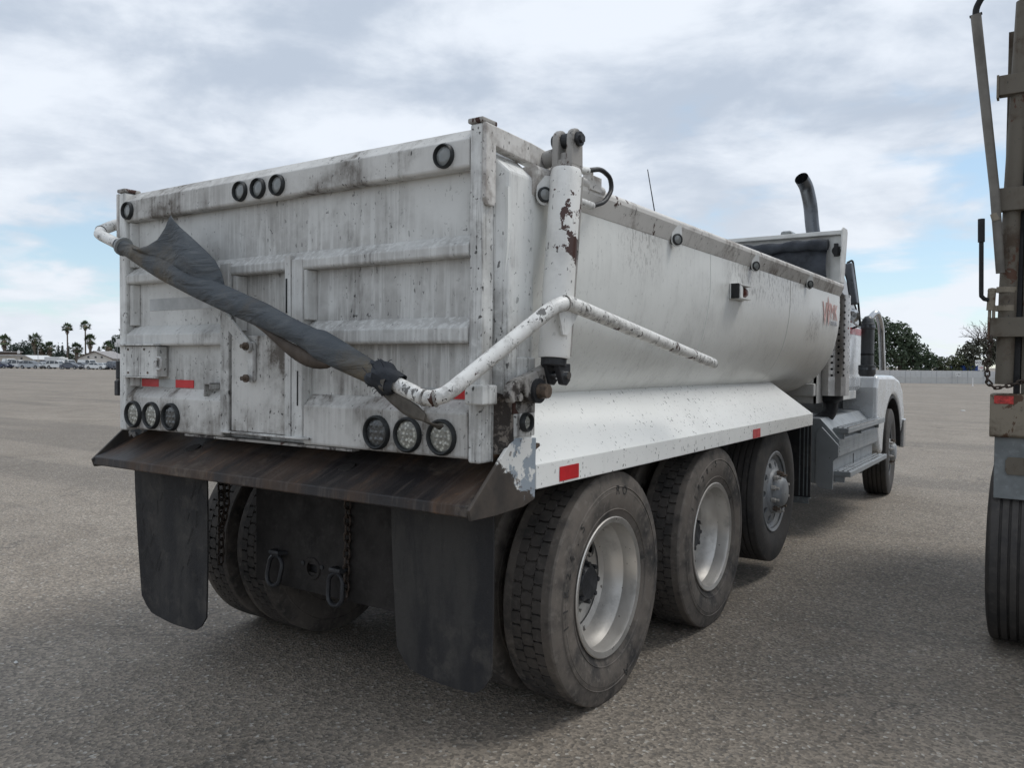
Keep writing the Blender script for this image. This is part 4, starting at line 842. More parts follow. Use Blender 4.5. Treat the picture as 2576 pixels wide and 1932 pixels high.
for i in range(NU):
    for j in range(NV):
        has = j > 2 and i > 1 and (i+j) % 1 == 0; cu_, cv_ = (i+.5)/NU, (j+.5+(.25 if i % 2 else -.25))/NV; inn, outr = [], []
        for k in range(seg*2):
            t = 2*PI*k/(seg*2); dx, dy = math.cos(t), math.sin(t); s_ = .5/max(abs(dx), abs(dy))
            outr.append(shp((i+.5+dx*s_)/NU, (j+.5+dy*s_)/NV)); inn.append(shp(cu_+dx*.21/NU, cv_+dy*.19/NV))
        if has: q.add(inn+outr, [(k, (k+1) % (2*seg), 2*seg+(k+1) % (2*seg), 2*seg+k) for k in range(2*seg)])
        else: q.add(outr, [tuple(range(2*seg))])
q.build('heat_shield', m_shield, ex, 60)
q = MB(); q.tube(resample(rounded([(1.06, 6.02, 1.28), (1.06, 6.02, 1.12), (.95, 5.9, 1.02), (.6, 5.8, .98)], .12), 24), .068, 16); q.build('exhaust_elbow', m_black, ex, 50)
q = MB(); q.box((.35, 5.66, 1.23), (1.0, 5.69, 1.62)); q.box((.98, 5.66, 1.23), (1.0, 6.1, 1.60)); q.build('cab_back_panel', m_cabw, truck)
# battery and step box
for sx in (1, -1):
    sb = part_empty('step_box', truck)
    def PX(x): return x*sx
    q = MB(); poly = [(1.06, 1.005), (1.085, 1.012), (1.235, .85), (1.235, .74), (1.19, .70), (1.19, .43), (1.08, .435), (1.045, .46), (1.03, .50), (1.03, .95)]
    q.prism('y', [(PX(x), z) for x, z in poly], 5.575, 5.60); q.build('rear_plate', m_alu, sb, None, .004)
    q = MB(); q.prism('y', [(PX(x), z) for x, z in [(.80, 1.10), (1.06, 1.09), (1.232, .90), (1.232, .74), (1.18, .70), (1.18, .47), (.80, .47)]], 5.62, 7.55); q.build('box_side', m_alu, sb, None, .006)
    for z0, x0, x1, yb in ((.955, 1.16, 1.30, 7.62), (.545, 1.17, 1.325, 7.62)):
        q = MB(); a_, b_ = sorted((PX(x0), PX(x1))); q.box((a_, 5.68, z0), (b_, yb, z0+.05)); so = q.build('step', m_alu, sb, None, .005)
        for k in range(3):
            q = MB(); xx = x0+.03+k*.045; a2, b2 = sorted((PX(xx), PX(xx+.018))); q.box((a2, 5.70, z0+.0505), (b2, yb-.02, z0+.058)); q.build('tread_strip', m_chrome, sb)
        q = MB(); a2, b2 = sorted((PX(x0+.005), PX(x0+.10)))
        for yy in (5.69, 6.5, 7.45): q.box((a2, yy, z0-.055), (b2, yy+.02, z0-.001))
        q.build('step_bracket', m_alu, sb, None, .002)
    q = MB(); 
    for z in (.79, .82, .85): a2, b2 = sorted((PX(1.2325), PX(1.2365))); q.box((a2, 5.63, z-.006), (b2, 7.54, z+.006))
    q.build('ribbing', m_alu, sb)
    q = MB(); a2, b2 = sorted((PX(1.1805), PX(1.184))); q.box((a2, 6.52, .50), (b2, 6.53, .69)); q.build('panel_gap', m_black, sb)
    # panel behind the lift axle
    mp = part_empty('mud_panel', truck)
    q = MB(); a2, b2 = sorted((PX(.62), PX(1.175))); q.box((a2, 4.80, .455), (b2, 4.815, 1.20)); q.build('panel', m_flap, mp)
    for x in (1.085, 1.12, 1.15): q = MB(); q.box((PX(x)-.004, 4.793, .47), (PX(x)+.004, 4.7995, 1.18)); q.build('rib', m_greyg, mp)
    q = MB(); a2, b2 = sorted((PX(.75), PX(1.165))); q.box((a2, 4.788, .405), (b2, 4.7995, .455)); q.box((a2, 4.785, .452), (b2+.015, 4.82, .458)); q.build('bottom_strip', m_greyg, mp)
q = MB(); q.lathe([(.52, .2), (.53, .24), (1.02, .24), (1.03, .2)], 28, (0, 0, 0), 'x'); q.xf(Matrix.Translation((-1.45, 5.2, .76))); q.xf(Matrix.Identity(4)); q.build('air_tank', m_black, truck, 40)
# small lamp bracket on the far corner
q = MB(); q.box((-1.265, .02, 1.40), (-1.23, .06, 1.48)); q.tube([(-1.25, .05, 1.49), (-1.25, .05, 1.585)], .025, 12); q.build('far_corner_bracket', m_hub, truck, None, .005)

# ------------------------------------------------------------------ second vehicle at the right edge: rusty beige dump trailer
m_arm = plain('dull brown grey tube paint', (.125, .115, .10), .6, 0, .3, 5, .2)
tl = thing('dump_trailer', 'rusty beige dump trailer beside the truck, cut off by the right edge', 'trailer')
XT0, XT1 = 2.60, 5.08
def both(f):
    for sx in (0, 1): f((lambda x: x) if sx == 0 else (lambda x: XT0+XT1-x), sx)
def col_(X, sx):
    q = MB(); q.tube([(X(2.672), 2.80, 1.50), (X(2.690), 2.80, 2.5), (X(2.728), 2.80, 3.56)], .043, 18); q.build('corner_column', m_tan, tl, 40)
    q = MB(); q.tube([(X(2.672), 2.80, 1.90), (X(2.672), 2.80, 1.93)], .049, 18); q.tube([(X(2.674), 2.80, 2.0), (X(2.675), 2.80, 2.03)], .049, 18); q.build('clamp_ring', m_tanb, tl, 40)
    q = MB(); a, b_ = sorted((X(2.715), X(2.745))); q.box((a, 2.83, 1.45), (b_, 2.90, 3.55)); q.build('gap_shade_strip', m_black, tl)  # black strip stands in for the shaded recess between column and tailgate sheet
    # tarp arm pole with bent hook
    q = MB(); q.tube([(X(2.648), 2.72, 2.10), (X(2.612), 2.70, 2.55), (X(2.505), 2.70, 3.50)], [.022, .024, .026], 14); q.build('tarp_arm', m_arm, tl, 40)
    q = MB(); q.tube(resample(rounded([(X(2.507), 2.70, 3.48), (X(2.503), 2.70, 3.535), (X(2.535), 2.70, 3.60), (X(2.66), 2.70, 3.64)], .05), 16), .017, 10); q.tube([(X(2.475), 2.70, 3.498), (X(2.535), 2.70, 3.506)], .008, 6); q.build('tarp_arm_hook', m_black, tl, 40)
    q = MB(); q.tube([(X(2.614), 2.70, 2.42), (X(2.625), 2.70, 2.38)], .021, 12); q.build('arm_collar', m_tanb, tl, 40)
    # crank lever
    q = MB(); q.tube(resample(rounded([(X(2.555), 2.69, 2.38), (X(2.563), 2.69, 1.965), (X(2.60), 2.69, 1.955)], .03), 20), .0115, 10); q.tube([(X(2.5545), 2.69, 2.395), (X(2.557), 2.69, 2.27)], .017, 12); q.build('crank_lever', m_black, tl, 50)
    q = MB(); q.tube([(X(2.607), 2.70, 1.90), (X(2.612), 2.70, 2.01)], .020, 12); q.tube([(X(2.603), 2.70, 1.86), (X(2.603), 2.70, 1.93)], .008, 6); q.tube([(X(2.622), 2.70, 1.86), (X(2.622), 2.70, 1.93)], .008, 6); q.lathe([(2.005, .022), (2.018, .018), (2.022, 0)], 12, (X(2.612), 2.70, 0), 'z'); q.build('crank_gear', m_tanb, tl, 40)
    # tyres
    for k, xc in enumerate((2.742, 3.07)):
        e = part_empty('wheel', tl, (X(xc), 3.20, .525), (0, 0, PI if sx == 0 else 0)); link_mesh('tyre', T_L, e); link_mesh('rim', R_D if k == 0 else R_L, e).rotation_euler = (0, 0, 0 if k == 0 else PI)
    q = MB(); a, b_ = sorted((X(2.636), X(3.25))); q.box((a, 2.775, .875), (b_, 2.79, 1.212)); q.build('mud_guard', m_greyg, tl, None, .004)
    q = MB(); a, b_ = sorted((X(2.69), X(2.83))); q.prism('y', [(a+.01, 1.01), (a, 1.03), (a, 1.085), (a+.012, 1.105), (b_, 1.105), (b_, 1.01)], 2.766, 2.7745); q.build('guard_patch', m_tan, tl)
    q = MB(); a, b_ = sorted((X(2.632), X(2.722))); q.box((a, 2.7335, 1.395), (b_, 2.7355, 1.438)); q.build('reflector', plain('chipped red reflector', (.42, .03, .025), .4, 0, .5, 26, .1, .5, .5), tl, None, .001)
both(col_)
for z0, z1, xl in ((3.06, 3.165, 2.608), (2.438, 2.560, 2.601), (1.758, 1.862, 2.592)):
    q = MB(); q.box((xl+.012, 2.735, z0), (XT0+XT1-xl-.012, 2.745, z1)); q.box((xl+.012, 2.746, z1-.01), (XT0+XT1-xl-.012, 2.80, z1)); q.box((xl+.012, 2.746, z0), (XT0+XT1-xl-.012, 2.80, z0+.01)); ch = q.build('cross_channel', m_tan, tl, None, .002)
    q = MB(); q.box((xl, 2.733, z0-.012), (xl+.011, 2.80, z1+.004)); q.box((XT0+XT1-xl-.011, 2.733, z0-.012), (XT0+XT1-xl, 2.80, z1+.004)); q.build('channel_end', m_tanb, ch)
q = MB(); q.box((2.75, 2.86, 1.45), (4.93, 2.90, 3.50)); q.build('tailgate_sheet', m_tan, tl)
q = MB(); q.prism('x', [(2.737, 1.225), (2.737, 1.448), (2.95, 1.448), (2.95, 1.212), (2.75, 1.212)], 2.612, XT0+XT1-2.612); q.build('bumper_box', m_tanb, tl, None, .006)
q = MB(); q.prism('y', [(2.65, 1.5), (5.03, 1.5), (5.03, 3.45), (2.65, 3.45)], 2.91, 6.2); q.build('trailer_body', m_tan, tl)
q = MB(); q.box((3.3, 3.0, .78), (3.42, 6.1, 1.2)); q.box((4.26, 3.0, .78), (4.38, 6.1, 1.2)); q.build('chassis_rail', m_black, tl)
q = MB(); q.tube([(2.9, 3.20, .525), (4.8, 3.20, .525)], .06, 12); q.build('axle', m_black, tl, 40)
chain([(2.612, 2.715, 1.76), (2.604, 2.71, 1.66), (2.598, 2.71, 1.58), (2.600, 2.70, 1.51), (2.64, 2.695, 1.478), (2.70, 2.70, 1.495), (2.79, 2.70, 1.53)], .036, 'hanging_chain', tl, .0048)

# ------------------------------------------------------------------ parked cars
def colm(name, c, rough=.25, metal=.1): return plain(name, c, rough, metal, .04, 3, 0)
m_cw, m_cs, m_cn, m_cg, m_ck = colm('white car paint', (.66, .67, .67)), colm('silver car paint', (.34, .36, .38), .25, .4), colm('navy car paint', (.025, .035, .075)), colm('dark grey car paint', (.085, .095, .12)), colm('black car paint', (.02, .023, .032))
m_carglass = plain('car glass', (.035, .045, .055), .08, 0, .1, 3, 0, .7); m_hl = plain('headlight glass', (.55, .57, .58), .15, 0, .1, 9, 0); m_bump = plain('car dark plastic', (.03, .03, .032), .6, 0, .2, 9, 0); m_cartyre = plain('car tyre', (.02, .02, .021), .8, 0, .2, 9, 0); m_hubc = plain('hub cap', (.30, .31, .32), .35, .5, .2, 9, 0)
KINDS = {  # length, width, wheel radius, lower outline (x forward, z), cabin outline, hood height
 'sedan': (4.6, 1.78, .32, [(-2.28, .35), (-2.30, .75), (-2.2, .98), (-1.5, 1.0), (.75, .97), (1.7, .86), (2.18, .72), (2.30, .52), (2.26, .28)], [(-1.72, .98), (-1.0, 1.40), (-.2, 1.45), (.25, 1.40), (1.05, .97)]),
 'suv': (4.7, 1.88, .37, [(-2.3, .42), (-2.34, .9), (-2.28, 1.1), (.9, 1.10), (1.9, 1.02), (2.25, .86), (2.34, .6), (2.3, .36)], [(-2.26, 1.09), (-2.05, 1.70), (-1.5, 1.78), (.1, 1.76), (.45, 1.66), (1.12, 1.10)]),
 'van': (5.4, 1.98, .37, [(-2.7, .42), (-2.72, 1.2), (-2.7, 1.28), (1.4, 1.26), (2.2, 1.12), (2.62, .95), (2.7, .6), (2.66, .38)], [(-2.70, 1.27), (-2.66, 2.02), (-2.5, 2.10), (.6, 2.08), (.95, 1.98), (1.55, 1.26)]),
 'minivan': (4.9, 1.92, .34, [(-2.4, .38), (-2.44, .95), (-2.36, 1.1), (1.0, 1.08), (1.95, .92), (2.35, .76), (2.44, .55), (2.4, .32)], [(-2.34, 1.09), (-2.1, 1.62), (-1.4, 1.72), (.0, 1.70), (.5, 1.58), (1.4, 1.06)]),
}
_car = {}
def car_meshes(kind):
    if kind in _car: return _car[kind]
    L, Wd, wr, low, cabn = KINDS[kind]; h = Wd/2; xs = (-L*.30, L*.315)
    poly = list(low)
    bot = []
    z0 = .27
    for xc in xs[::-1]:
        bot += [(xc+(wr+.06)*math.cos(a), max(z0, wr+(wr+.06)*math.sin(a))) for a in [PI*k/8 for k in range(9)]]
    poly = low+bot
    q = MB(); n_ = len(poly); vs_ = []
    for x, z in poly:
        for s_ in (-1, 1):
            tap = 1-.10*max(0, (abs(x)-L*.36)/(L*.14))**1.5-(.05 if z > .8 else 0)
            vs_.append((x, s_*h*tap, z))
    q.add(vs_, [tuple(2*i for i in range(n_)), tuple(2*i+1 for i in range(n_))[::-1]]+[(2*i, 2*i+1, 2*((i+1) % n_)+1, 2*((i+1) % n_)) for i in range(n_)]); body_ = q
    def cabin(scale_z0, inset, q=None):
        q = q or MB(); zb = min(z for x, z in cabn); zt = max(z for x, z in cabn); vs_ = []
        for x, z in cabn:
            f = (z-zb)/(zt-zb)
            for s_ in (-1, 1): vs_.append((x, s_*(h*.94-.20*f-inset), z))
        m_ = len(cabn); q.add(vs_, [tuple(2*i for i in range(m_)), tuple(2*i+1 for i in range(m_))[::-1]]+[(2*i, 2*i+1, 2*((i+1) % m_)+1, 2*((i+1) % m_)) for i in range(m_)]); return q
    glass = cabin(0, 0)
    # roof skin and pillars slightly outside the glass
    rf = MB(); zt = max(z for x, z in cabn); top = [(x, z) for x, z in cabn if z > zt-.14]
    hw = h*.94-.17; rf.prism('y', [(x, z+.012) for x, z in top]+[(x, z-.05) for x, z in top[::-1]], -hw-.012, hw+.012)
    zb = min(z for x, z in cabn)
    def pillar(xa, xb):
        for s_ in (-1, 1): rf.tube([(xa, s_*(h*.94+.003), zb), (xb, s_*(h*.94-.185), zt-.06)], .045, 5)
    pillar(cabn[0][0]+.04, top[0][0]); pillar(cabn[-1][0]-.03, top[-1][0]); mid = -.15; pillar(mid, mid-.05)
    if kind != 'sedan': pillar(-1.35, -1.35)
    if kind == 'van':
        for s_ in (-1, 1): rf.add([(-2.66, s_*(h*.94+.01), zb), (-.2, s_*(h*.94+.01), zb), (-.2, s_*(h*.94-.18), zt-.05), (-2.6, s_*(h*.94-.18), zt-.05)], [(0, 1, 2, 3)])
    wh = MB(); wh.lathe([(-.1, wr*.6), (-.11, wr*.95), (-.08, wr), (.08, wr), (.11, wr*.95), (.1, wr*.62)], 20, ax='y'); wh.mi = 1; wh.lathe([(.1, wr*.62), (.085, wr*.5), (.09, 0)], 20, ax='y'); wh.lathe([(-.1, wr*.62), (-.085, wr*.5), (-.09, 0)], 20, ax='y')
    fx = low[-3][0]; hlz = low[-3][1]
    hl = MB(); hl.box((fx-.10, -.16, hlz-.06), (fx+.05, .16, hlz+.07))
    bm_ = MB(); bm_.box((low[-2][0]-.10, -h*.80, .30), (low[-2][0]+.03, h*.80, .44)); bm_.box((low[-2][0]-.12, -h*.42, hlz-.10), (low[-2][0]+.015, h*.42, hlz+.02))
    r = dict(body=body_.mesh('body', m_cw, 30), glass=glass.mesh('window_glass', m_carglass, 30), roof=rf.mesh('roof', m_cw, 30), wheel=wh.mesh('wheel', [m_cartyre, m_hubc], 30), hl=hl.mesh('headlight', m_hl), bump=bm_.mesh('bumper', m_bump), xs=xs, wr=wr, h=h, hlp=hlz)
    _car[kind] = r; return r
def car(kind, x, y, rz, mat, label, name='parked_car'):
    r = car_meshes(kind); e = thing(name, label, 'van' if kind == 'van' else 'car', (x, y, gz(x, y)), rz, 'cars parked along the far edge of the lot')
    for nm in ('body', 'roof'):
        me = r[nm].copy(); me.materials[0] = mat; link_mesh(nm, me, e)
    link_mesh('window_glass', r['glass'], e)
    for xx in r['xs']:
        for s_ in (-1, 1): w = link_mesh('wheel', r['wheel'], e); w.location = (xx, s_*(r['h']-.10), r['wr'])
    for s_ in (-1, 1): w = link_mesh('headlight', r['hl'], e); w.location = (0, s_*(r['h']-.30), 0)
    link_mesh('bumper', r['bump'], e)
car('sedan', -183.1, 79.6, 0.28, m_cn, 'dark blue sedan at the far left end of the parked row')
car('van', -192.5, 85.3, -0.16, m_cw, 'white van with upright cab second from the left behind the navy sedan')
car('suv', -181.0, 82.2, 0.41, m_cw, 'tall white SUV between the white van and the silver minivan')
car('minivan', -177.9, 83.1, 0.47, m_cs, 'silver minivan parked beside the tall white SUV')
car('sedan', -178.0, 85.4, 0.28, m_cw, 'white sedan with its nose beside the silver minivan')
car('suv', -186.4, 90.6, 0.03, m_cn, 'dark blue SUV standing behind the white sedan')
car('suv', -173.3, 86.2, 0.41, m_cw, 'white crossover with a crumpled dark front beside the grey sedan')
car('sedan', -168.9, 86.8, 0.39, m_cg, 'dark grey sedan nearest the lot in the middle of the row')
car('van', -189.7, 96.9, 0.05, m_cw, 'white van behind the dark grey sedan')
car('sedan', -173.0, 91.3, 0.17, m_ck, 'black sedan with a dark grille right of the grey sedan')
car('van', -185.8, 99.6, 0.20, m_cw, 'white van with large windows behind the black sedan')
car('sedan', -164.5, 89.8, 0.46, m_cw, 'white sedan seen side on, left of its white neighbour')
car('sedan', -166.1, 92.3, 0.10, m_cw, 'white sedan between the other white sedan and the dark hatchback')
car('sedan', -174.2, 97.7, 0.10, m_cg, 'dark grey sedan behind the two white sedans')
car('suv', -161.3, 91.9, -0.09, m_cg, 'dark grey SUV closest to the dump truck corner')
car('sedan', -198.6, 86.1, 0.28, m_cw, 'white sedan roof half hidden behind the navy sedan')
# ------------------------------------------------------------------ far buildings, signs, trees (left)
AXR, AXF = Vector((0.8289, 0.5594, 0)), Vector((-0.5590, 0.8288, 0)).normalized()      # along the far row, and away from the lot
RZB = R(34.0)
def bstuff(name, label, cat, x, y, group=None, rz=RZB): return thing(name, label, cat, (x, y, gz(x, y)), rz, group)
m_stucco = plain('pale stucco', (.60, .57, .53), .8, 0, .08, .6, .1); m_wallt = plain('cream wall', (.47, .44, .39), .8, 0, .1, .6, .1); m_roofg = plain('grey shingle roof', (.27, .26, .26), .8, 0, .15, 1.5, .2); m_roofw = plain('white metal roof', (.62, .63, .63), .4, 0, .08, 1, .05); m_trim = plain('brown trim', (.10, .075, .06), .7, 0, .2, 3, .1)
# gabled house
h_ = bstuff('gabled_house', 'pale gabled house with small upper windows behind the parked cars', 'house', -194.6, 105.8)
q = MB(); q.prism('y', [(-4.2, 0), (4.2, 0), (4.2, 2.5), (0, 4.15), (-4.2, 2.5)], 0, 9); q.build('wall', m_stucco, h_)
for s_ in (-1, 1):
    q = MB(); q.prism('y', [(0, 4.20), (s_*4.7, 2.36), (s_*4.7, 2.50), (0, 4.36)], -.5, 9.4); q.build('roof', m_roofg, h_)
    q = MB(); q.prism('y', [(0, 4.17), (s_*4.72, 2.32), (s_*4.72, 2.50), (0, 4.35)], -.56, -.505); q.build('fascia', m_trim, h_)
for x, z in ((-1.55, 2.55), (.25, 2.55), (1.75, 2.55), (-2.6, 1.0), (.2, 1.0), (2.4, 1.0)):
    q = MB(); q.box((x-.24, -.06, z), (x+.24, -.01, z+.46)); w_ = q.build('window', m_trim, h_)
    q = MB(); q.box((x-.19, -.08, z+.05), (x+.19, -.062, z+.41)); q.build('pane', m_carglass, w_)
# white roofed shed right of it
h_ = bstuff('white_roofed_shed', 'low shed with a broad white roof right of the gabled house', 'shed', -186.5, 112.0)
q = MB(); q.box((-3.6, 0, 0), (3.6, 6, 2.3)); q.build('wall', m_trim, h_); q = MB(); q.add([(-4, -.6, 2.25), (4, -.6, 2.25), (3.6, 4, 3.9), (-3.2, 4, 3.9), (-4, -.6, 2.15), (4, -.6, 2.15)], [(0, 1, 2, 3), (0, 4, 5, 1)]); o = q.build('roof', m_roofw, h_)
for x in (-3.2, -1, 1.2, 3.2): q = MB(); q.box((x-.08, -.5, 0), (x+.08, -.34, 2.2)); q.build('post', m_stucco, h_)
# low cream building far left
h_ = bstuff('low_building', 'long low cream building behind the cars on the far left', 'building', -211.5, 94.6)
q = MB(); q.prism('y', [(-16, 0), (5, 0), (5, 2.0), (3.2, 2.9), (-16, 2.9)], 0, 9); q.build('wall', m_wallt, h_); q = MB(); q.prism('y', [(-16.3, 2.905), (3.2, 2.905), (5.3, 1.95), (5.3, 2.08), (3.3, 3.08), (-16.3, 3.08)], -.5, 9.3); q.build('roof', m_roofw, h_)
for x in (-13, -10, -7, -4, 2.1):
    q = MB(); q.box((x-.5, -.06, 1.3) if x < 2 else (x-.25, -.06, 2.0), (x+.5, -.01, 2.2) if x < 2 else (x+.25, -.01, 2.5)); w_ = q.build('window', m_trim, h_); q = MB(); q.box((x-.42, -.08, 1.38) if x < 2 else (x-.2, -.08, 2.05), (x+.42, -.062, 2.12) if x < 2 else (x+.2, -.062, 2.45)); q.build('pane', m_carglass, w_)
h_ = bstuff('dark_garage', 'dark flat roofed garage at the far left edge behind the palm', 'building', -228.5, 98.0)
q = MB(); q.box((-14, 0, 0), (2, 8, 3.9)); q.build('wall', m_trim, h_); q = MB(); q.box((-14.3, -.3, 3.9), (2.3, 8.2, 4.15)); q.build('roof', m_roofg, h_)
# box trailer
h_ = bstuff('box_trailer', 'white box trailer standing behind the parked cars', 'trailer', -203.2, 100.0)
q = MB(); q.box((-2.1, 0, .75), (1.7, 2.4, 2.75)); q.build('box', m_roofw, h_, None, .05); q = MB(); q.box((1.75, .1, .6), (2.6, 2.3, 2.55)); q.build('cab', m_cw, h_, None, .1)
for x in (-1.4, 2.0): q = MB(); q.lathe([(0, 0), (0, .42), (.3, .42), (.3, 0)], 16, (x, .02, .42), 'y'); q.build('wheel', m_cartyre, h_, 40)
# row signs
m_pole = plain('galvanised pole', (.36, .37, .38), .5, .3, .1, 5, .1); m_sign = plain('white sign board', (.70, .70, .69), .5, 0, .05, 5, 0); m_ink = plain('dark sign lettering', (.05, .05, .06), .6, 0, .1, 5, 0); m_inkr = plain('red sign lettering', (.45, .06, .07), .6, 0, .1, 5, 0)
def row_sign(label, x, y, h, boards, txts, z0=0):
    e = bstuff('row_sign', label, 'sign', x, y, 'row number signs'); q = MB(); q.tube([(0, 0, 0), (0, 0, h)], .045, 8); q.build('pole', m_pole, e, 40)
    for x0, x1, za, zb in boards: q = MB(); q.box((x0, -.09, za), (x1, -.05, zb)); q.build('board', m_sign, e)
    for t, s_, xx, zz_, mt in txts:
        me = text_mesh(t, s_, .003, mt); o = link_mesh('lettering', me, e); o.location = (xx, -.096, zz_); o.rotation_euler = (PI/2, 0, 0)
row_sign('small white sign on a pole in front of the tall white SUV', -178.2, 80.5, 3.8, [(-.1, .46, 3.15, 3.78)], [])
row_sign('tall white sign reading 120 beside the dump truck corner', -161.0, 92.2, 6.0, [(-.5, .95, 4.85, 5.75), (-.2, .95, 5.76, 6.5)], [('120', .85, .2, 5.0, m_ink)])
lp = bstuff('lamp_post', 'thin grey lamp post among the palms', 'lamp post', -174.8, 82.9); q = MB(); q.tube(resample(rounded([(0, 0, 0), (0, 0, 4.7), (.5, 0, 4.95)], .3), 14), .05, 8); q.build('pole', m_pole, lp, 40); q = MB(); q.box((.4, -.08, 4.88), (.75, .08, 4.98)); q.build('lamp_head', m_sign, lp)

# ------------------------------------------------------------------ vegetation
def leafm(name, c, c2):
    s = NT(name); n_ = s.noise(1.1, 5, .6); oi = s.n('ShaderNodeObjectInfo')
    cc = s.mix(s.ramp(n_, .35, .65), c, c2); cc = s.mix(s.math('MULTIPLY', oi.outputs['Random'], .3), cc, tuple(x*.7 for x in c)); return s.out(cc, .6, 0.0, .3)
m_oak = leafm('oak leaves', (.060, .088, .055), (.105, .135, .082)); m_dk = leafm('dark evergreen leaves', (.045, .068, .058), (.075, .098, .075)); m_olive = leafm('olive leaves', (.075, .095, .048), (.12, .125, .070)); m_brn = leafm('brownish green leaves', (.075, .080, .058), (.115, .110, .085)); m_palm = leafm('palm fronds', (.055, .085, .045), (.10, .125, .065)); m_thatch = leafm('dead palm thatch', (.17, .13, .095), (.25, .20, .145)); m_bark = plain('bark', (.085, .068, .055), .85, 0, .3, 4, .4); m_pbark = plain('palm bark', (.15, .125, .105), .85, 0, .2, 4, .4)
def crown(q, rng, lobes, n, size, gap=.0):
    """leaf clumps spread through a set of ellipsoid lobes (cx,cy,cz,rx,ry,rz)"""
    wts = [l[3]*l[5] for l in lobes]
    for k in range(n):
        l = rng.choices(lobes, wts)[0]
        d = Vector((rng.gauss(0, 1), rng.gauss(0, 1), rng.gauss(0, 1))).normalized(); r = rng.random()**.38*(1+.22*noise.noise(Vector((l[0]+d.x*2.2, l[1]+d.y*2.2, l[2]+d.z*2.2))))
        p = Vector((l[0]+d.x*l[3]*r, l[1]+d.y*l[4]*r, l[2]+d.z*l[5]*r))
        if noise.noise(p*.85+Vector((3, 1, 7))) < -.30+gap: continue
        u = Vector((rng.gauss(0, 1), rng.gauss(0, 1), rng.gauss(0, .6))).normalized(); v_ = u.cross(Vector((rng.gauss(0, 1), rng.gauss(0, 1), rng.gauss(0, 1)))).normalized(); s_ = size*rng.uniform(.5, 1.3)
        w_ = u.cross(v_)*s_*.3
        q.add([p-u*s_, p-v_*s_*.5+w_, p+u*s_, p+v_*s_*.5+w_], [(0, 1, 2), (0, 2, 3)])
def tree(name, label, x, y, lobes, n, size, mat, trunk=(.35, 3), seed=1, gap=0.0, group='background trees', cat='tree', bare=0, barezone=None):
    rng = random.Random(seed); e = bstuff(name, label, cat, x, y, group)
    q = MB(); tr, th = trunk; q.tube([(0, 0, -.2), (.1, 0, th*.5), (0, .1, th)], [tr, tr*.8, tr*.6], 8)
    for l in lobes: c = Vector(l[:3]); m0 = Vector((0, 0, th*.8)); q.tube([m0, m0.lerp(c, .5)+Vector((rng.uniform(-.5, .5), 0, .2)), c], [tr*.5, tr*.3, tr*.1], 6)
    for k in range(bare):
        b0 = Vector(barezone[0])+Vector((rng.uniform(-1, 1), rng.uniform(-1, 1), rng.uniform(-.5, .5))); p = b0; d = Vector((rng.uniform(-1.2, .9), rng.uniform(-.8, .8), rng.uniform(.5, 1.3))).normalized(); r0 = .07
        pts = [p]
        for i in range(5): d = (d+Vector((rng.uniform(-.6, .5), rng.uniform(-.4, .4), rng.uniform(-.35, .35)))).normalized(); p = p+d*barezone[1]; pts.append(p)
        q.tube(pts, [r0*(1-.16*i) for i in range(6)], 5)
        for i in range(2, 6):
            for w in range(2): d2 = (d+Vector((rng.uniform(-1, 1), rng.uniform(-1, 1), rng.uniform(-.6, .8)))).normalized(); q.tube([pts[i], pts[i]+d2*.45, pts[i]+d2*.8+Vector((rng.uniform(-.2, .2), 0, rng.uniform(-.1, .2)))], [.03, .02, .012], 4)
    q.build('trunk', m_bark, e, 60)
    q = MB(); crown(q, rng, lobes, n, size, gap); q.build('crown', mat, e, fixn=False); return e
def palm(label, x, y, h, cr, skirt, seed, tall=False, n=46):
    rng = random.Random(seed); e = bstuff('fan_palm', label, 'palm', x, y, 'palms behind the lot')
    q = MB(); tr = .19 if tall else .34; zt = h-cr*.75
    q.tube([(0, 0, -.2), (.05, 0, zt*.5), (0, 0, zt)], [tr*1.25, tr, tr*.85], 10); q.build('trunk', m_pbark, e, 60)
    q = MB()
    for k in range(n):
        a = rng.uniform(0, 2*PI); el = rng.uniform(-.55, 1.35); d = Vector((math.cos(a)*math.cos(el), math.sin(a)*math.cos(el), math.sin(el))); L = cr*rng.uniform(.45, .62); b0 = Vector((0, 0, zt)); c = b0+d*L+Vector((0, 0, -.05*L)); q.tube([b0, b0.lerp(c, .6)+Vector((0, 0, .06*L)), c], [.03, .025, .02], 4)
        side = d.cross(Vector((0, 0, 1)));  side = side.normalized() if side.length > .1 else Vector((1, 0, 0)); upn = side.cross(d)
        for i in range(13):
            t = (i-6)/6*1.35; dd = (d*math.cos(t)+side*math.sin(t)+upn*.15).normalized(); tip = c+dd*cr*.50*rng.uniform(.8, 1.05)*(1-.2*abs(t)/1.35)+Vector((0, 0, -.20*cr*abs(math.sin(t))-.06*cr)); s2 = dd.cross(upn).normalized()*.085
            q.add([c, c.lerp(tip, .5)+s2, tip, c.lerp(tip, .5)-s2], [(0, 1, 2, 3)])
    q.build('crown', m_palm, e, fixn=False)
    q = MB()
    for k in range(int(150*max(.4, skirt/3))):
        a = rng.uniform(0, 2*PI); f = rng.random(); z1 = zt+.1-skirt*f*.8; r1 = (cr*.42)*(1-f)**.7+tr; L = skirt*.35*rng.uniform(.6, 1.2); p = Vector((math.cos(a)*tr, math.sin(a)*tr, z1+.2)); t2 = Vector((math.cos(a)*r1, math.sin(a)*r1, z1-L*.6)); sd_ = Vector((-math.sin(a), math.cos(a), 0))*.13
        q.add([p, p.lerp(t2, .6)+sd_, t2, p.lerp(t2, .6)-sd_], [(0, 1, 2, 3)])
    q.build('thatch', m_thatch, e, fixn=False)
palm('bushy fan palm with thatch at the far left edge of the photo', -229.2, 100.4, 8.6, 2.2, 2.6, 11)
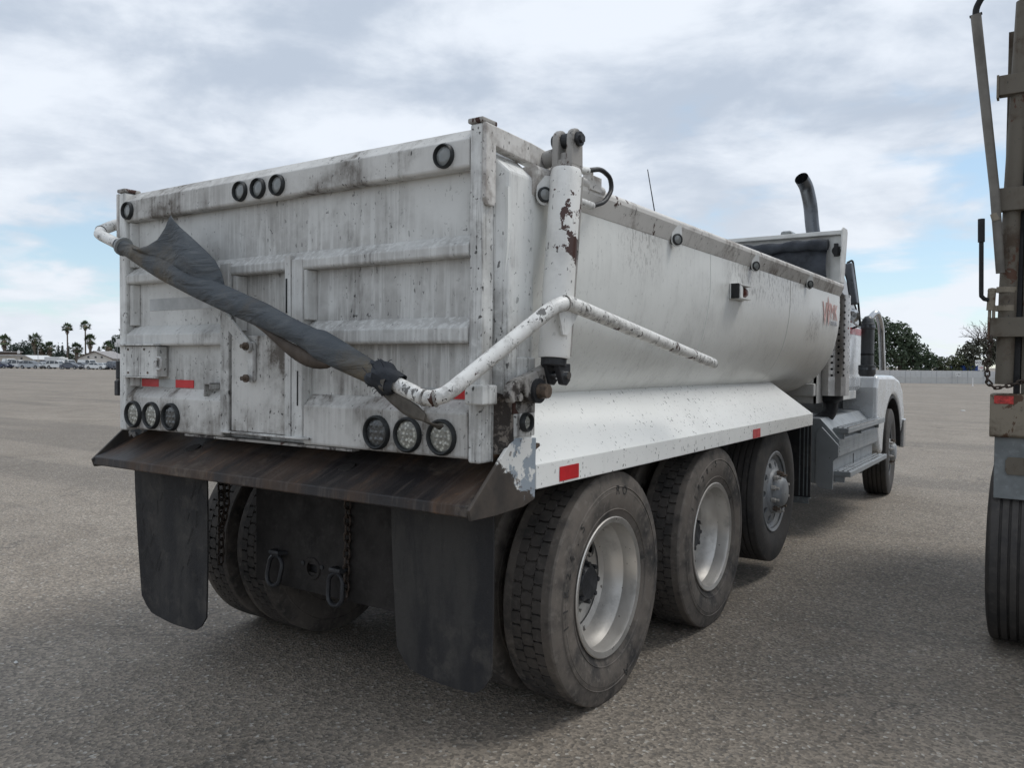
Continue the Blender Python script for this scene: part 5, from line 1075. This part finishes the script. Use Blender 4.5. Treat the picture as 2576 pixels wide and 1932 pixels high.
palm('thick fan palm with brown thatch left of the thin lamp post', -222.4, 105.0, 9.1, 2.3, 3.6, 12)
palm('left one of the two tall slender palms', -215.3, 109.8, 11.9, 1.75, 2.0, 13, True)
palm('right and tallest one of the two slender palms', -211.4, 112.5, 12.5, 1.75, 1.6, 14, True)
palm('thick palm with a narrowing trunk in front of the gabled house', -210.3-.0, 113.2, 8.9, 2.1, 2.6, 15)
palm('short palm with brown thatch left of its green twin', -221.1, 106.0, 6.3, 1.9, 3.0, 16)
palm('short palm with pale thatch above the white box trailer', -219.3, 107.2, 6.9, 2.0, 2.8, 17)
palm('short bushy palm at the left end of the gabled house', -213.3, 111.2, 6.7, 2.1, 2.2, 18)
palm('short palm in front of the right end of the gabled house', -203.0, 114.0, 7.1, 1.95, 2.4, 19)
palm('tall palm half hidden behind the truck corner post', -203.0, 118.4, 11.2, 1.7, 1.8, 20, True)
tree('broadleaf_tree', 'broad dark round tree between the two left palms', -247.2, 112.5, [(-1.6, 0, 4.6, 2.6, 2.4, 2.0), (1.4, 0, 5.4, 2.9, 2.4, 2.2), (3.4, 0, 4.2, 1.8, 2, 1.9), (-3.0, 0, 3.4, 1.6, 1.6, 1.6), (.5, 0, 3.2, 3.4, 2, 1.8)], 3800, .30, m_dk, (.4, 3), 31)
tree('broadleaf_tree', 'tall dark layered tree at the right, partly behind the truck corner', -223.5, 128.6, [(.5, 0, 8.6, 2.4, 2, 1.2), (-1.2, 0, 7.0, 2.2, 2, 1.3), (2.2, 0, 7.2, 2.4, 2, 1.5), (0, 0, 5.4, 2.4, 2, 1.2), (1.8, 0, 4.6, 2.4, 2, 1.8)], 3200, .30, m_dk, (.35, 4), 32)
for i, (x, y, h, lb) in enumerate(((-237.9, 118.8, 7.0, 'small dark conifer leftmost of the three behind the box trailer'), (-236.9, 119.5, 7.0, 'thin pale conifer middle of the three behind the box trailer'), (-235.4, 120.5, 6.9, 'dark bushy conifer right of the left slender palm'), (-228.1, 125.5, 6.6, 'small dark conifer above the gabled house roof'))):
    w_ = .5 if i == 1 else .85
    tree('conifer', lb, x, y, [(0, 0, h-.5, .25*w_, .25, .7), (0, 0, h-1.5, .65*w_, .6, .9), (0, 0, h-2.7, 1.0*w_, 1, .9), (0, 0, h-3.8, 1.25*w_, 1.2, 1.0), (0, 0, h-5.0, 1.3*w_, 1.2, 1.0)], 900, .17, m_dk, (.14, h-.6), 40+i, group='conifers')
for i, (x, y, lob, lb, mt) in enumerate(((-238.0, 118.7, [(-2, 0, 2.6, 2.5, 2, 1.6), (1, 0, 3.2, 2.4, 2, 2.0), (3.6, 0, 2.4, 2.2, 2, 1.7)], 'dark green hedge mass behind the box trailer', m_dk), (-233.8, 121.4, [(-1.6, 0, 2.4, 2.1, 2, 1.5), (1.2, 0, 2.6, 2.2, 2, 1.7), (3.8, 0, 2.2, 2, 2, 1.5)], 'olive green bushes between the slender palms', m_olive), (-224.0, 107.0, [(-1, 0, 2.4, 2.2, 2, 1.7), (1.8, 0, 2.9, 2.0, 2, 1.9)], 'green bush behind the lamp post and short palms', m_oak), (-229.0, 124.4, [(-2, 0, 2.4, 2.2, 2, 1.6), (2, 0, 2.6, 2.4, 2, 1.5)], 'dark bush behind the left roof slope of the house', m_dk))):
    tree('bush', lb, x, y, lob, 1700, .26, mt, (.15, 1.2), 50+i, group='bushes behind the lot', cat='bush')
# right hand side: oak, bare topped tree
oak = tree('oak_tree', 'large dark green oak above the fence right of the truck cab', -21.5, 163.0, [(-6.2, 0, 9.0, 3.2, 2.6, 3.0), (-3.2, 0, 9.6, 2.6, 2.6, 2.5), (-.6, 0, 8.8, 2.6, 2.6, 2.5), (1.4, 0, 7.2, 2.4, 2.4, 2.4), (3.2, 0, 5.4, 2.2, 2.4, 2.2), (4.6, 0, 4.2, 1.9, 2, 1.7), (-2, 0, 5.0, 5.0, 2.6, 3.4), (-6.5, 0, 4.6, 3.2, 2.6, 3.2), (2.5, 0, 3.2, 3.4, 2, 2.2), (6.3, 0, 3.3, 2.0, 2, 1.6)], 11000, .33, m_oak, (.6, 4), 61)
tree('bushy_tree', 'low olive green tree left of the blue roofed building', -13.4, 167.6, [(-1.2, 0, 3.2, 1.9, 1.8, 1.6), (1.0, 0, 3.6, 1.9, 1.8, 1.8), (2.6, 0, 2.6, 1.6, 1.6, 1.5)], 1900, .28, m_olive, (.2, 2), 62)
tree('bare_topped_tree', 'brownish tree with bare twisted top branches beside the rusty trailer', -8.6, 171.0, [(-3.0, 0, 5.6, 1.9, 2, 1.7), (-1.2, 0, 6.6, 2.2, 2, 1.6), (1.4, 0, 6.8, 2.6, 2, 2.2), (3.8, 0, 6.0, 2.6, 2, 2.6), (-2.4, 0, 4.2, 1.8, 2, 1.5), (1.5, 0, 4.3, 1.6, 2, 1.2), (5, 0, 9, 2.4, 2, 2.2)], 5200, .30, m_brn, (.4, 4), 63, .02, bare=26, barezone=((-.2, 0, 7.6), .75))
# blue roofed building, signs, blue canopies
h_ = bstuff('blue_roofed_building', 'low building with a bright blue roof behind the fence', 'building', -10.5, 168.9)
m_blue = plain('bright blue sheet', (.012, .05, .22), .45, 0, .1, 2, .05)
q = MB(); q.box((-1.5, 0, 0), (1.6, 4, 2.2)); q.build('wall', m_roofg, h_); q = MB(); q.box((-1.55, -.3, 2.2), (1.65, 4.2, 3.15)); q.build('roof', m_blue, h_, None, .05)
for x in (-1.15, 1.3): q = MB(); q.box((x-.28, -.06, 1.9), (x+.28, -.01, 2.12)); q.build('window', m_sign, h_)
for i, (x, y, w_, lb) in enumerate(((-17.6, 165.0, 1.0, 'faded blue tarp canopy half hidden under the oak'), (-14.9, 166.9, .6, 'small blue canopy left of the low olive tree'))):
    e = bstuff('blue_canopy', lb, 'canopy', x, y, 'blue canopies'); q = MB(); q.add([(-w_, 0, 1.9), (w_, 0, 2.2), (w_*.9, 2, 2.7), (-w_*.8, 2, 2.5)], [(0, 1, 2, 3)]); q.build('cover', plain('faded blue cloth', (.08, .11, .24), .7), e)
    for xx in (-w_, w_): q = MB(); q.tube([(xx, 0, 0), (xx, 0, 2.0)], .04, 6); q.build('post', m_pole, e)
row_sign('white sign stack reading 140 beside the rusty trailer', -8.0, 156.0, 3.9, [(-.95, .15, 3.14, 3.98), (-.45, .45, 2.28, 3.12)], [('140', .52, 0, 2.5, m_inkr), ('WX', .62, -.4, 3.32, m_ink)])
row_sign('small white sign reading 140 in front of the pale fence', -10.0, 141.0, 1.75, [(-.38, .38, 1.25, 1.78)], [('140', .46, 0, 1.36, m_ink)])
# pale sheet fence
fn = thing('sheet_fence', 'long pale grey sheet fence on the far right side of the lot', 'fence', (-13.2, 139.9, gz(-13.2, 139.9)), R(34.6))
m_fp = plain('pale grey fence sheet', (.50, .505, .505), .6, 0, .06, .8, .05); m_fp2 = plain('pale grey fence sheet lower', (.46, .46, .45), .6, 0, .07, .8, .05)
PU = MB().box((-.40, -.02, 1.0), (.40, .02, 1.98)).mesh('panel', m_fp); PL = MB().box((-.81, -.025, 0), (.81, .025, .985)).mesh('panel', m_fp2); PO = MB().box((-.03, -.05, 0), (.03, -.021, 2.0)).mesh('post', m_pole)
for k in range(-20, 24):
    o = link_mesh('panel', PU, fn); o.location = (k*.82, random.uniform(-.012, .012), 0)
    if k % 2 == 0: o = link_mesh('panel', PL, fn); o.location = (k*.82+.41, 0, 0)
    if k % 3 == 0: o = link_mesh('post', PO, fn); o.location = (k*.82+.41, 0, 0)
q = MB(); q.box((-17, -.04, 1.982), (19.5, .04, 2.03)); q.build('top_rail', m_sign, fn)
pf = thing('white_marker_post', 'thin pale post standing on the lot before the fence', 'post', (-6.2, 118.0, gz(-6.2, 118)), 0); q = MB(); q.tube([(0, 0, 0), (0, 0, 1.1)], .05, 8); q.build('pole', m_sign, pf); q = MB(); q.tube([(0, 0, 0), (0, 0, .05)], .14, 10); q.build('base', m_sign, pf)

# ------------------------------------------------------------------ litter and loose stones
rng = random.Random(77)
st_ = MB()
for k in range(9000):
    r = rng.random(); x = rng.uniform(-4.5, 5.5); y = rng.uniform(-2.1, 5.0) if r < .35 else rng.uniform(-1.8, 1.6)
    s_ = rng.uniform(.0018, .0042)*(1 if rng.random() < .93 else 1.9); a = rng.uniform(0, PI)
    u = Vector((math.cos(a), math.sin(a), 0))*s_*rng.uniform(1, 1.6); v_ = Vector((-math.sin(a), math.cos(a), 0))*s_*rng.uniform(.7, 1.1); c = Vector((x, y, gz(x, y)+.0005)); t_ = Vector((rng.uniform(-.3, .3)*s_, rng.uniform(-.3, .3)*s_, s_*rng.uniform(.6, 1.1)))
    st_.add([c+u, c+v_, c-u, c-v_, c+t_], [(0, 1, 4), (1, 2, 4), (2, 3, 4), (3, 0, 4)])
s = NT('loose stone'); cs = s.n('ShaderNodeSeparateColor'); s.l(s.voro(30), cs.inputs[0]); m_stone = s.out(s.mix(cs.outputs[0], (.13, .115, .098), (.34, .31, .27)), .8, 0, .3)
so = st_.build('loose_gravel', m_stone, None, fixn=False); so['kind'] = 'stuff'; so['label'] = 'loose grit scattered over the asphalt'; so['category'] = 'gravel'
def scrap(name, label, cat, x, y, s_, m, seed):
    r_ = random.Random(seed); q = MB(); pts = [(x+math.cos(a)*s_*r_.uniform(.6, 1.1), y+math.sin(a)*s_*.6*r_.uniform(.6, 1.1), gz(x, y)+.006+r_.uniform(0, .3)*s_) for a in [2*PI*k/9 for k in range(9)]]; c = (x, y, gz(x, y)+.012+.35*s_)
    q.add(pts+[c], [(i, (i+1) % 9, 9) for i in range(9)]); o = q.build(name, m, None, 50); md = o.modifiers.new('solid', 'SOLIDIFY'); md.thickness = .002; tag(o, label, cat)
scrap('dead_leaf', 'small reddish brown dead leaf on the asphalt near the rear wheel', 'leaf', 1.32, -.02, .03, plain('dead leaf', (.16, .055, .035), .8, 0, .3, 30, .1), 1)
m_lit = plain('white litter', (.62, .62, .60), .7, 0, .1, 20, 0)
for i, (x, y, s_, lb) in enumerate(((-21.0, 12.6, .07, 'scrap of white litter far out left of the truck'), (2.2, 26.5, .09, 'scrap of white litter on the lot between truck and trailer'), (-.1, 33.5, .11, 'flat white scrap farther out between truck and trailer'), (-1.55, -.35, .018, 'white pebble sized scrap on the ground left of the truck'))): scrap('litter', lb, 'litter', x, y, s_, m_lit, 10+i)
